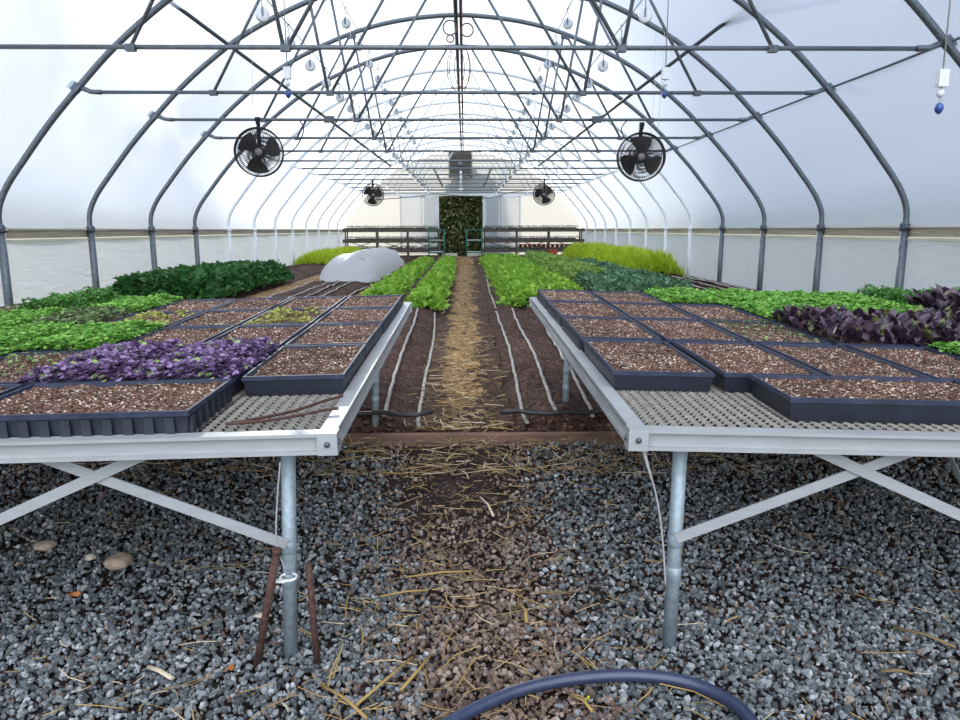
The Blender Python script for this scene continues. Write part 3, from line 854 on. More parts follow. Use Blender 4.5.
# weighted cords
def weight(x, Y, ztop, zblock, lab, block=True):
    t = empty('weighted_cord', (x, Y, 0))
    mb = MB(); mb.tube([(0, 0, ztop), (0, 0, zblock + 0.03)], 0.004, 6)
    mb.tube([(0, 0, zblock - 0.04), (0, 0, zblock - 0.16)], 0.003, 6); mb.build('cord', M['cord'], t)
    if block:
        mb = MB(); mb.box((0, 0, zblock), (0.05, 0.04, 0.085)); mb.box((0.0, 0, zblock), (0.055, 0.02, 0.06)); mb.build('block', M['greywhite'], t)
        mb = MB(); mb.lathe([(0, -0.022), (0.014, -0.016), (0.02, 0), (0.014, 0.016), (0, 0.022)], (0, 0, zblock - 0.075), 'z', 12); mb.build('bead', M['greywhite'], t)
    mb = MB(); mb.lathe([(0, -0.03), (0.014, -0.02), (0.023, 0), (0.02, 0.014), (0.012, 0.026), (0, 0.03)], (0, 0, zblock - 0.15), 'z', 12); mb.build('ball', M['blue'], t)
    tag(t, lab, 'weight', 'cords with blue ball weights')
weight(2.46, 4.15, fz(4.15, 2.3), 0.665, 'white block and blue ball on a cord near the right edge of the picture')
weight(1.50, 6.05, fz(6.05, 2.75), 1.0, 'white block and blue ball on a cord right of centre, above the right fan')
weight(1.31, 4.15, fz(4.15, 2.8), 1.27, 'dark blue ball dangling from the top edge of the picture', False)
weight(-1.30, 6.05, fz(6.05, 2.75), 1.0, 'white block on a cord hanging among the left pulleys')

# coiled cable under the ridge
mb = MB()
for (Y, z, R) in ((7.0, 2.62, 0.20), (7.03, 2.66, 0.17), (7.0, 2.7, 0.12)):
    mb.torus((XC, Y, fz(Y, z)), R, 0.007, 'y', 26, 5)
o = mb.build('cable_coil', M['black']); tag(o, 'black cable coiled under the ridge pipe at the top of the picture', 'cable', 'cable coils at the ridge')
mb = MB()
for (Y, z, R, dx) in ((11.8, 2.85, 0.10, -0.12), (11.85, 2.83, 0.09, 0.12), (11.8, 2.7, 0.05, -0.12)):
    mb.torus((XC + dx, Y, fz(Y, z)), R, 0.010, 'y', 20, 5)
o = mb.build('cable_coil', M['copper']); tag(o, 'brown hose loops wrapped around the ridge pipes', 'cable', 'cable coils at the ridge')
mb = MB()
for dx, R in ((-0.06, 0.26), (0.05, 0.24), (0.0, 0.3)):
    pts = [(XC + dx + 0.55 * R * math.sin(a), 13.6, fz(13.6, 2.65) + R * math.cos(a) * 1.35) for a in np.linspace(0, 2 * PI, 24)]
    mb.tube(pts, 0.007, 5)
o = mb.build('cable_coil', M['copper']); tag(o, 'tall loop of brown tubing hanging below the ridge further back', 'cable', 'cable coils at the ridge')

# junction boxes on the third tie bar
for x, lab in ((-1.63, 'small grey junction box on a tie bar left of centre'), (1.62, 'small grey junction box on a tie bar right of centre')):
    Y = BOW0 + 2 * BAY
    mb = MB(); mb.box((x, Y - 0.035, fz(Y, BARZ)), (0.12, 0.05, 0.075)); mb.box((x, Y - 0.063, fz(Y, BARZ)), (0.10, 0.006, 0.055))
    mb.tube([(x + 0.06, Y - 0.03, fz(Y, BARZ)), (x + 0.1, Y - 0.03, fz(Y, BARZ - 0.03))], 0.008, 6)
    o = mb.build('junction_box', M['galv_dark']); tag(o, lab, 'junction box', 'junction boxes')

# ================================================================== FANS
def make_fan():
    t = empty('circulation_fan')
    R = 0.285
    mb = MB()
    for dy in (-0.07, 0.07): mb.torus((0, dy, 0), R, 0.009, 'y', 40, 6)
    mb.torus((0, 0, 0), R + 0.004, 0.006, 'y', 40, 6)
    mb.build('rim', M['fan'], t)
    for sgn in (-1, 1):
        mb = MB()
        for k in range(72):
            a = 2 * PI * k / 72
            ca, sa = math.cos(a), math.sin(a)
            mb.tube([(0.05 * ca, sgn * 0.105, 0.05 * sa), (0.18 * ca, sgn * 0.10, 0.18 * sa), (R * ca, sgn * 0.07, R * sa)], 0.0027, 4, caps=False)
        for rr, y in ((0.05, 0.105), (0.1, 0.104), (0.145, 0.102), (0.19, 0.098), (0.24, 0.086)):
            mb.torus((0, sgn * y, 0), rr, 0.003, 'y', 36, 4)
        mb.build('guard', M['fan'], t)
    mb = MB()
    for b in range(3):
        a0 = 2 * PI * b / 3 + 0.5
        V = []; F = []
        na, nr = 6, 6
        for j in range(nr + 1):
            rr = 0.05 + (0.25 - 0.05) * j / nr
            wdt = 0.45 + 0.24 * math.sin(PI * j / nr * 0.8)
            for i_ in range(na + 1):
                u = i_ / na - 0.5
                a = a0 + u * 2 * wdt * 0.9 + 0.2 * j / nr
                V.append((rr * math.cos(a), 0.05 * u * (1.2 - 0.4 * j / nr) * 1.6, rr * math.sin(a)))
        nv = len(V)
        V += [(x, y + 0.004, z) for x, y, z in V]
        for j in range(nr):
            for i_ in range(na):
                q = j * (na + 1) + i_
                F.append((q, q + 1, q + na + 2, q + na + 1)); F.append((nv + q, nv + q + na + 1, nv + q + na + 2, nv + q + 1))
        mb.add(V, F, True)
    mb.build('blades', M['fan_blade'], t)
    mb = MB(); mb.lathe([(0, -0.1), (0.04, -0.098), (0.055, -0.08), (0.058, 0.06), (0.05, 0.14), (0.03, 0.16), (0, 0.16)], (0, 0, 0), 'y', 18)
    mb.build('motor', M['fan_grey'], t)
    mb = MB()
    mb.box((0, 0.11, 0.17), (0.045, 0.012, 0.34)); mb.box((0, 0.06, 0.36), (0.05, 0.11, 0.05)); mb.tube([(0, 0.02, 0.33), (0, 0.02, 0.40)], 0.02, 8)
    mb.tube([(-0.03, 0.02, 0.39), (0.03, 0.02, 0.39)], 0.026, 8)
    mb.build('hanger_bracket', M['fan'], t)
    return t
fan = make_fan(); tag(fan, cat='fan', group='round circulation fans hanging from the tie bars')
FANS = [(-2.49, 9.80, 0.935, 0.18, 0.3, 'large-looking black caged fan hanging from a tie bar on the left'),
        (2.17, 9.80, 0.875, -0.12, 1.2, 'large-looking black caged fan hanging from a tie bar on the right'),
        (-2.43, 21.2, 0.92, 0.15, 0.3, 'small distant black caged fan hanging on the left near the end wall'),
        (2.13, 21.2, 0.93, -0.15, 1.9, 'small distant black caged fan hanging on the right near the end wall')]
for i_, (x, Y, z, rz, spin, lab) in enumerate(FANS):
    if i_ == 0: fan.location = (x, Y, fz(Y, z)); fan.rotation_euler = (0, 0, rz); fan['label'] = lab; ft = fan
    else: ft = copy_tree(fan, (x, Y, fz(Y, z)), (0, 0, rz), lab)
    for ch in kids(ft):
        if ch.name.startswith('blades'): ch.rotation_euler = (0, spin, 0)
# fan cables
for (pts, lab) in (([(-2.0, 9.85, fz(9.85, BARZ)), (-1.95, 9.85, fz(9.85, 1.2)), (-2.05, 9.85, fz(9.85, 1.0)), (-2.2, 9.85, fz(9.85, 0.9))], 'black power cable drooping from the tie bar to the left fan'),
                   ([(2.0, 9.85, fz(9.85, BARZ)), (1.93, 9.85, fz(9.85, 1.22)), (1.98, 9.85, fz(9.85, 1.1)), (2.1, 9.85, fz(9.85, 1.05))], 'black power cable drooping from the tie bar to the right fan')):
    mb = MB(); mb.tube(catmull(pts, 5), 0.007, 6); o = mb.build('fan_cable', M['black']); tag(o, lab, 'cable', 'fan power cables')
mb = MB(); pts = [(-2.3, 21.2, fz(21.2, 0.8)), (-1.6, 24, fz(24, 0.98)), (-0.9, 26, fz(26, 1.15)), (0.0, 26, fz(26, 1.08)), (0.8, 26, fz(26, 1.02)), (1.4, 25, fz(25, 1.15)), (2.1, 21.4, fz(21.2, 1.08))]
mb.tube(catmull(pts, 5), 0.012, 6); o = mb.build('power_cable', M['black']); tag(o, 'long dark cable drooping across the far end between the two distant fans', 'cable')

# ================================================================== END WALL
def X30(x): return (x - 465) / 777 * WALLY
zg = fz(WALLY, -0.93)
ztop_door = 1.12 - 0.0
def wall_piece(name, poly, mat, y=WALLY, th=0.03):
    n_ = len(poly)
    V = [(x, y, z) for x, z in poly] + [(x, y + th, z) for x, z in poly]
    F = [tuple(range(n_))]      # a single taut sheet of film, like the roof skin
    mb = MB(); mb.add(V[:n_], F, False); o = mb.build(name, mat); tag(o, kind='structure'); return o
dz = ztop_door - 0.0
zd = fz(WALLY, 1.86)    # header height
xl, xr = X30(440), X30(483)
arcp = [(XC + x, fz(WALLY, z)) for x, z in ARC[2:-2]]
# above header
up = [p for p in arcp if p[1] > zd]
zd0 = fz(WALLY, 1.20)
zd = 0.58
def wall_x(z, s):
    zr = z + SIG * WALLY
    xs = sorted([(pz, px_) for px_, pz in BOWP[2:]])
    return XC - s * float(np.interp(zr, [a for a, b in xs], [b for a, b in xs]))
up = [p for p in arcp if p[1] > zd + 0.01]
wall_piece('wall_back', [(wall_x(zd, -1), zd)] + up + [(wall_x(zd, 1), zd)], M['gable'])
for s, xe_, nm in ((-1, xl, 'wall_back_left'), (1, xr, 'wall_back_right')):
    side = [p for p in arcp if p[1] <= zd + 0.01 and p[0] * s > 0]
    if s < 0: poly = [(xe_, zg - 0.2), (XC - HALF, zg - 0.2)] + side + [(wall_x(zd, -1), zd), (xe_, zd)]
    else: poly = [(xe_, zg - 0.2), (xe_, zd), (wall_x(zd, 1), zd)] + side + [(XC + HALF, zg - 0.2)]
    wall_piece('wall_back', poly, M['gable'])
# horizontal sheathing ridges on the gable
mb = MB()
k = 0
zz = zd + 0.1
while zz < fz(WALLY, APEX) - 0.1:
    xa, xb = wall_x(zz, -1) + 0.05, wall_x(zz, 1) - 0.05
    if xb - xa > 0.2: mb.box(((xa + xb) / 2, WALLY - 0.012, zz), (xb - xa, 0.02, 0.03))
    zz += 0.14
o = mb.build('trim_20', M['gable']); tag(o, kind='structure')
mb = MB(); mb.box(((xl + xr) / 2, WALLY - 0.03, zd + 0.04), (6.4, 0.06, 0.09)); mb.box((xl - 0.03, WALLY - 0.03, (zd + zg) / 2), (0.06, 0.06, zd - zg)); mb.box((xr + 0.03, WALLY - 0.03, (zd + zg) / 2), (0.06, 0.06, zd - zg))
o = mb.build('trim_21', M['white']); tag(o, kind='structure')
def door(nm, x0, x1, mat, yo):
    mb = MB(); mb.box(((x0 + x1) / 2, WALLY - yo, (zd + zg) / 2), (x1 - x0, 0.04, zd - zg - 0.02))
    o = mb.build(nm, M[mat]); tag(o, kind='structure')
    mb = MB()
    for xx in (x0 + 0.03, x1 - 0.03): mb.box((xx, WALLY - yo - 0.025, (zd + zg) / 2), (0.05, 0.015, zd - zg - 0.04))
    mb.box(((x0 + x1) / 2, WALLY - yo - 0.025, zd - 0.05), (x1 - x0, 0.015, 0.05)); mb.box(((x0 + x1) / 2, WALLY - yo - 0.025, zg + 0.9), (x1 - x0, 0.015, 0.05))
    mb.build('door_frame', M['white'], o)
door('door_1', X30(425), X30(438), 'panelg', 0.08)
door('door_2', X30(402), X30(424), 'panelw', 0.10)
door('door_3', X30(484.5), X30(500), 'panelg', 0.08)
door('door_4', X30(501), X30(520), 'panelw', 0.10)
# louvred fan housing high in the gable
t = empty('exhaust_vent', (-0.14, WALLY - 0.35, 1.28))
mb = MB()
mb.box((0, 0.18, 0.46), (0.86, 0.3, 0.92)); mb.build('housing', M['shutter'], t)
mb = MB()
for sx in (-0.42, 0.42): mb.box((sx, 0, 0.46), (0.06, 0.06, 0.98))
for sz in (0.0, 0.92): mb.box((0, 0, sz), (0.9, 0.06, 0.06))
mb.build('frame', M['shutter'], t)
mb = MB()
for k in range(9): mb.box((0, -0.01, 0.1 + 0.09 * k), (0.78, 0.08, 0.012), (0.6, 0, 0))
mb.build('louvres', M['fan_grey'], t)
mb = MB(); mb.lathe([(0.0, -0.05), (0.09, -0.05), (0.11, 0.0), (0.11, 0.03), (0, 0.03)], (0.0, -0.05, 0.46), 'y', 18); mb.build('hub', M['galv'], t)
tag(t, 'square brown louvred exhaust vent high on the end wall above the doorway', 'vent')
mb = MB(); mb.tube([(-0.13, WALLY - 0.4, 1.5), (-0.13, WALLY - 0.4, 1.1), (-0.13, WALLY - 0.4, 0.85)], 0.05, 10); mb.tube([(-0.13, WALLY - 0.4, 0.85), (-0.13, WALLY - 0.4, 0.70)], 0.1, 10)
o = mb.build('drop_pipe', M['white']); tag(o, 'white plastic drop pipe hanging below the exhaust vent', 'pipe')
# rows of white tube lights / pvc drops along wires near the end
for k, (xa, ya, xb, yb, sd) in enumerate([(-1.42, 19.2, -1.30, 26.0, 'outer left'), (-0.75, 19.2, -0.70, 26.0, 'inner left'), (0.66, 19.2, 0.62, 26.0, 'inner right'), (1.32, 19.2, 1.22, 26.0, 'outer right')]):
    mb = MB(); mb.tube([(xa, ya, fz(ya, 1.5)), (xb, yb, fz(yb, 1.38))], 0.035, 8); o = mb.build('white_pipe', M['white'])
    tag(o, 'white plastic pipe slung under the far roof, the %s one of four' % sd, 'pipe', 'white pipes under the far roof')

# ================================================================== RACKS AT THE FAR END
def rack(x0, x1, Y, lab, green_x):
    zb = fz(Y, -0.96) - 0.13
    t = empty('plant_rack', ((x0 + x1) / 2, Y, zb)); w = (x1 - x0) / 2
    H = [0.36, 0.70, 1.08]
    for k, h in enumerate(H):
        mb = MB(); mb.box((0, -0.25, h), (2 * w, 0.05, 0.12)); mb.box((0, 0.25, h), (2 * w, 0.05, 0.09)); mb.box((0, 0, h + 0.03), (2 * w, 0.56, 0.02))
        mb.build('shelf', M['rackwood'], t)
        mb = MB()
        nt_ = int(2 * w / 0.42)
        for j in range(nt_):
            mb.box((-w + 0.25 + j * 0.42, random.uniform(-0.03, 0.03), h + 0.065), (0.38, 0.5, 0.05))
        q = mb.build('flats', M['plastic'], t)
    for k in range(4):
        xx = -w + 0.1 + (2 * w - 0.2) * k / 3
        for yy in (-0.24, 0.24):
            mb = MB(); mb.box((xx, yy, 0.52), (0.045, 0.05, 1.06)); mb.build('leg', M['rackwood'], t)
    for k in range(3):
        xa = -w + 0.2 + 2 * w / 3 * k
        mb = MB(); mb.tube([(xa, -0.2, 0.4), (xa + 0.9, -0.2, 0.68)], 0.014, 6); mb.tube([(xa + 0.9, -0.2, 0.4), (xa, -0.2, 0.68)], 0.014, 6)
        mb.build('cross_brace', M['galv_dark'], t)
    tag(t, lab, 'rack', 'three tier plant racks at the far end')
    # seedlings on the shelves
    for k, h in enumerate(H):
        n_ = 900
        P = np.stack([rng.uniform(-w + 0.1, w - 0.1, n_), rng.uniform(-0.24, 0.24, n_), h + 0.09 + 0.05 * rng.random(n_)], 1)
        V, F, T = leaves(P, 0.04, 'oval', (0.2, 1.2))
        q = np_mesh('seedlings', V, F, M['brownlettuce' if k else 'midgreen'], t, tint=T); q['kind'] = 'stuff'
    # green steel end frame
    s = green_x
    t2 = empty('steel_cart_frame', ((x1 if s > 0 else x0) + s * 0.0, Y - 0.5, zb))
    mb = MB()
    ww = 0.55
    for xx in (0.0, s * ww): mb.tube([(xx, 0, 0.0), (xx, 0, 1.12)], 0.022, 8)
    for h in (0.3, 0.72, 1.1): mb.tube([(0, 0, h), (s * ww, 0, h)], 0.018, 8)
    mb.build('frame', M['rackgreen'], t2)
    mb = MB()
    for h in (0.33, 0.74): mb.tube([(0, 0, h), (s * ww, 0, h)], 0.012, 8)
    mb.build('rail', M['white'], t2)
    return t, t2
r1, g1 = rack(-4.35, -0.85, 28.4, 'three tier dark plant rack left of the doorway', 1)
r2, g2 = rack(0.62, 4.3, 28.4, 'three tier dark plant rack right of the doorway', -1)
g1.location.x -= 0.42
tag(g1, 'green steel end frame of the left rack beside the doorway', 'cart frame', 'green steel frames')
tag(g2, 'green steel end frame standing open right of the doorway', 'cart frame', 'green steel frames')
# terracotta pots on the right rack
def make_pot():
    mb = MB(); mb.lathe([(0, 0), (0.052, 0), (0.07, 0.10), (0.08, 0.10), (0.08, 0.13), (0.068, 0.13), (0.062, 0.105), (0, 0.105)], (0, 0, 0), 'z', 14)
    return mb.build('flower_pot', M['terracotta'])
pot = make_pot(); tag(pot, cat='pot', group='terracotta pots on the right rack')
PN = 12
for j in range(PN):
    lab = 'small terracotta pot on the lowest shelf of the right rack, %s from the left' % ORD[j]
    loc = (2.02 + j * 0.165, 28.25, fz(28.4, -0.96) - 0.13 + 0.455)
    if j == 0: pot.location = loc; pot['label'] = lab
    else:
        c = pot.copy(); COL.objects.link(c); c.location = loc; c['label'] = lab
mb = MB(); mb.box((0, 0, 0.12), (0.3, 0.25, 0.24)); mb.box((0, 0, 0.25), (0.33, 0.28, 0.02)); o = mb.build('storage_crate', M['terracotta'], loc=(3.15, 27.9, fz(27.9, -0.96)))
tag(o, 'small orange block standing under the right rack', 'crate')
# straw bale strip in the doorway
mb = MB(); mb.box((0, 0, 0.05), (0.55, 0.3, 0.1)); o = mb.build('door_sill', M['cream'], loc=(-0.55, 28.9, fz(28.9, -0.96))); tag(o, 'pale wooden sill board lying left in the doorway', 'board', 'sill boards')
c = o.copy(); COL.objects.link(c); c.location.x = 0.35; c['label'] = 'pale wooden sill board lying right in the doorway'

# bush seen through the doorway
bt = empty('evergreen_bush', (-0.1, 32.7, -2.25))
def bush():
    n_ = 30000
    ph = rng.random(n_) * 2 * PI; u = rng.random(n_) * 2 - 1
    d = np.stack([np.sqrt(1 - u * u) * np.cos(ph), np.sqrt(1 - u * u) * np.sin(ph), u], 1)
    r = 1 - 0.35 * rng.random(n_) ** 2 + 0.25 * (vnoise(d[:, 0] * 4 + 9, d[:, 2] * 4 + 5 + d[:, 1]) - 0.5)
    P = d * r[:, None] * np.array([1.35, 0.95, 2.35]) + np.array([0, 0, 1.9])
    P = P[P[:, 2] > 0.0]
    V, F, T = leaves(P, 0.15, 'oval', (-1.2, 0.6), 0.8)
    q = np_mesh('foliage', V, F, M['bush'], bt, tint=T)
    mb = MB(); mb.tube([(0, 0, 0), (0.1, 0, 1.4), (0.0, 0, 2.6)], [0.14, 0.1, 0.05], 8); mb.tube([(0.1, 0, 1.2), (0.7, 0.2, 2.4)], [0.08, 0.03], 6); mb.tube([(0.05, 0, 1.0), (-0.7, 0.1, 2.2)], [0.08, 0.03], 6)
    mb.build('trunk', M['rackwood'], bt)
bush(); tag(bt, 'dark evergreen bush outside, framed by the open doorway', 'bush')

# ================================================================== CROPS
def crop(name, x0, x1, y0, y1, H, n, size, kind, mat, label, rows=0, pitch=(0.1, 1.1), edge=0.12, hn=0.35, lean=0.0, grp=None, zoff=0.0):
    X = rng.uniform(x0, x1, n); Y = y0 + (y1 - y0) * rng.random(n)
    ex = np.clip(np.minimum(X - x0, x1 - X) / edge, 0.12, 1); ey = np.clip(np.minimum(Y - y0, y1 - Y) / (edge * 1.3), 0.12, 1)
    prof = np.sqrt(ex * ey)
    if rows:
        prof = prof * (0.62 + 0.38 * np.abs(np.cos(PI * rows * (X - x0) / (x1 - x0) + PI / 2)))
    h = H * prof * (1 + hn * 2 * fbm(X * 3.2, Y * 3.2, 3))
    z = h * (1 - 0.65 * rng.random(n) ** 1.8)
    X = X + 0.05 * rng.normal(size=n) * 0.5
    P = np.stack([X, Y, bedz(Y, 0) + z - size * 0.3 + zoff], 1)
    tint = np.clip(0.12 + 0.6 * rng.random(n) + 0.25 * rng.random(n), 0, 1)
    V, F, T = leaves(P, size, kind, pitch, 0.7, tint)
    o = np_mesh(name, V, F, M[mat], tint=T)
    tag(o, label, 'crop', grp, kind='stuff')
    return o
crop('leafy_green_row', -0.66, -0.27, 8.75, 22, 0.17, 9000, 0.075, 'lobed', 'crop', 'bright green leafy row just left of the straw path', grp=None)
crop('leafy_green_row', -1.32, -0.88, 9.8, 22, 0.14, 8000, 0.075, 'lobed', 'crop', 'second bright green leafy row left of the path, ending beside the white tunnel')
crop('leafy_green_row', 0.48, 1.02, 8.9, 23, 0.19, 11000, 0.075, 'lobed', 'crop', 'bright green leafy row just right of the straw path')
crop('leafy_green_row', 0.98, 1.58, 9.8, 23, 0.18, 9000, 0.075, 'lobed', 'crop', 'bright green leafy row further right, between the path row and the blue-green crop')
crop('pale_green_row', 1.72, 2.45, 13.0, 23.5, 0.24, 8000, 0.08, 'oval', 'limecrop', 'pale yellow-green leafy row behind the blue-green crop')
crop('blue_green_row', 1.86, 3.15, 10.3, 19, 0.20, 12000, 0.08, 'oval', 'bluecrop', 'low blue-green crop filling the bed right of centre', rows=4)
crop('feathery_greens', 3.08, 4.3, 15.2, 25, 0.40, 20000, 0.17, 'blade', 'feather', 'tall feathery yellow-green plants along the right film wall', pitch=(0.4, 1.4), edge=0.3)
crop('feathery_greens', -4.45, -3.3, 20.3, 27, 0.28, 9000, 0.15, 'blade', 'feather', 'feathery yellow-green plants far back along the left film wall', pitch=(0.4, 1.4), edge=0.3)
crop('dark_green_row', -4.5, -3.12, 9.6, 14.3, 0.34, 13000, 0.08, 'lobed', 'darkcrop', 'thick dark green leafy crop along the left film wall', edge=0.2, hn=0.2)

# row cover tunnel
def tunnel():
    t = empty('row_cover_tunnel', (-2.12, 13.6, bedz(13.6)))
    ny_, na = 44, 26
    Lg = 7.0; V = []
    for j in range(ny_ + 1):
        s = j / ny_
        y = s * Lg
        e = min(1.0, 0.02 + (s / 0.16)) if s < 0.16 else (min(1.0, (1 - s) / 0.06 + 0.02))
        e = max(0.0, math.sin(min(1, e) * PI / 2)) ** 0.8
        hump = 1 + 0.05 * math.cos(s * 2 * PI * 5)
        for i_ in range(na + 1):
            a = PI * i_ / na
            wob = 1 + 0.03 * math.sin(7 * a + y * 3) + 0.03 * math.sin(3 * y + i_)
            x = 0.54 * math.cos(a) * (0.72 + 0.28 * e) * wob; z = 0.47 * max(0.0, math.sin(a)) ** 0.8 * e * hump * wob
            V.append((x, y, z - SIG * y - 0.01))
    F = []
    for j in range(ny_):
        for i_ in range(na):
            q = j * (na + 1) + i_; F.append((q, q + 1, q + na + 2, q + na + 1))
    mb = MB(); mb.add(V, F, True); mb.build('fleece', M['cover'], t)
    for k in range(6):
        y = 0.9 + 1.05 * k
        mb = MB(); mb.tube([(0.5 * math.cos(a), y, 0.42 * max(0.0, math.sin(a)) ** 0.8 - SIG * y) for a in np.linspace(0.02, PI - 0.02, 16)], 0.006, 5); mb.build('hoop', M['galv'], t)
    tag(t, 'white fleece row cover tunnel bulging over hoops on the left bed', 'row cover')
tunnel()

# ================================================================== BENCHES
def make_bench(side, x_in, width, y0, y1, ztop, tilt, label):
    """root at the aisle-side front corner of the top; local +x runs away from the aisle (mirrored by s)"""
    s = side
    t = empty('plant_bench', (x_in, y0, ztop), (0, tilt, 0))
    W = width; D = y1 - y0
    # rails: hollow channel look
    def rail(cx, cy, lx, ly):
        mb = MB()
        mb.box((cx, cy, -0.004), (lx, ly, 0.008))
        mb.box((cx, cy, -0.046), (lx, ly, 0.008))
        if lx > ly:
            mb.box((cx, cy + (0.006 if cy < D / 2 else -0.006), -0.025), (lx, ly - 0.014, 0.036))
        else:
            mb.box((cx + s * (0.005 if abs(cx) < W / 2 else -0.005), cy, -0.025), (lx - 0.014, ly, 0.036))
            mb.box((cx, cy, -0.02), (lx - 0.006, ly, 0.004))
        return mb
    rail(s * W / 2, 0.02, W, 0.04).build('rail', M['alu'], t)
    rail(s * W / 2, D - 0.02, W, 0.04).build('rail', M['alu'], t)
    rail(s * 0.02, D / 2, 0.04, D - 0.082).build('rail', M['alu'], t)
    rail(s * (W - 0.02), D / 2, 0.04, D - 0.082).build('rail', M['alu'], t)
    for cx, cy in ((0.018, 0.02), (0.018, D - 0.02), (W - 0.018, 0.02), (W - 0.018, D - 0.02)):
        mb = MB()
        mb.box((s * cx, cy, -0.025), (0.046, 0.046, 0.052))
        q = mb.build('corner_bracket', M['alu'], t)
        mb = MB(); mb.lathe([(0, -0.006), (0.006, -0.005), (0.0075, 0.0), (0.0075, 0.003)], (s * cx, cy - 0.023 - 0.0, -0.025), 'y', 10)
        mb.lathe([(0, -0.006), (0.006, -0.005), (0.0075, 0.0), (0.0075, 0.003)], (s * (cx - 0.023 * (1 if cx < 1 else -1)), cy, -0.025), 'x', 10)
        mb.build('bolt', M['galv_dark'], q)
    # expanded metal top
    cw, cd = 0.028, 0.052
    nx_ = int((W - 0.07) / (cw / 2)); nyl = int((D - 0.07) / cd)
    xs = 0.035 + np.arange(nx_ + 1) * (cw / 2)
    Vs = []; Fs = []; o_ = 0
    for j in range(nyl):
        yb = 0.035 + cd * (j + 0.5)
        for par in (0, 1):
            yy = yb + np.where((np.arange(nx_ + 1) + par) % 2 == 0, cd * 0.5, 0.0) * (1) * (1 if par == 0 else -1) * 0.96
            w_ = 0.0034
            A = np.stack([s * xs, yy - w_ / 2 * 1.3, np.full_like(xs, -0.010)], 1); B = np.stack([s * xs, yy + w_ / 2 * 1.3, np.full_like(xs, -0.006)], 1)
            C = B - np.array([0, 0, 0.003]); Dd = A - np.array([0, 0, 0.003])
            n_ = len(xs)
            V = np.concatenate([A, B, C, Dd]); idx = np.arange(n_ - 1)
            f = np.concatenate([np.stack([idx + a * n_, idx + 1 + a * n_, idx + 1 + b * n_, idx + b * n_], 1) for a, b in ((0, 1), (1, 2), (2, 3), (3, 0))])
            Vs.append(V); Fs.append(f + o_); o_ += len(V)
    np_mesh('wire_mesh_top', np.concatenate(Vs), np.concatenate(Fs), M['mesh'], t)
    # underside joists
    for k in range(1, 5):
        mb = MB(); mb.box((s * W / 2, D * k / 5, -0.03), (W - 0.084, 0.03, 0.028)); mb.build('joist', M['alu'], t)
    # legs
    h = ztop - FLOOR
    lean = 0.012 if s > 0 else 0.031
    for lx in (0.14 if s > 0 else 0.126, 1.02, W - 0.14):
        for ly in (0.075, D - 0.65):
            mb = MB(); mb.tube([(s * lx, ly, -0.05), (s * (lx + lean), ly, -h - 0.015)], 0.0175, 14)
            mb.lathe([(0.0175, -0.30), (0.02, -0.298), (0.02, -0.270), (0.0175, -0.268)], (s * (lx + lean * 0.5), ly, -0.02), 'z', 14)
            mb.lathe([(0.0175, -0.39), (0.0195, -0.388), (0.0195, -0.355), (0.0175, -0.353)], (s * (lx + lean * 0.65), ly, -0.02), 'z', 14)
            mb.build('leg', M['galv_leg'], t)
    def bar(a, b, w=0.026, th=0.005):
        a = Vector(a); b = Vector(b); d = b - a; L_ = d.length; d.normalize()
        yv = Vector((0, 1, 0)); 
        if abs(d.y) > 0.5: yv = Vector((1, 0, 0))
        zv = d.cross(yv).normalized(); yv = zv.cross(d).normalized()
        R = Matrix((d, yv, zv)).transposed()
        mb = MB(); mb.box((a + b) / 2, (L_, th, w), R); return mb
    for ly in (0.075, D - 0.65):
        bar((s * 0.14, ly - 0.022, -0.29), (s * 0.72, ly - 0.022, -0.045)).build('brace', M['alu'], t)
        bar((s * 1.02, ly - 0.029, -0.29), (s * 0.44, ly - 0.029, -0.045)).build('brace', M['alu'], t)
    bar((s * 0.14 + s * 0.02, D - 0.65 , -0.26), (s * 0.14 + s * 0.02, D - 0.95, -0.05), 0.018).build('brace', M['alu'], t)
    bar((s * 0.14 + s * 0.02, D - 0.65 , -0.26), (s * 0.14 + s * 0.02, D - 0.35, -0.05), 0.018).build('brace', M['alu'], t)
    bar((s * 1.02, 0.09, -0.40), (s * 1.02, 0.55, -0.05), 0.018).build('brace', M['alu'], t)
    tag(t, label, 'bench', 'metal plant benches')
    return t
RX, RY0, RY1, RZ, RT = 0.385, 1.735, 4.55, -0.500, 0.030
LX, LY0, LY1, LZ, LT = -0.30, 1.72, 4.32, -0.500, -0.020
make_bench(1, RX, 2.55, RY0, RY1, RZ, RT, 'aluminium framed mesh-top plant bench right of the aisle')
make_bench(-1, LX, 2.35, LY0, LY1, LZ, LT, 'aluminium framed mesh-top plant bench left of the aisle')

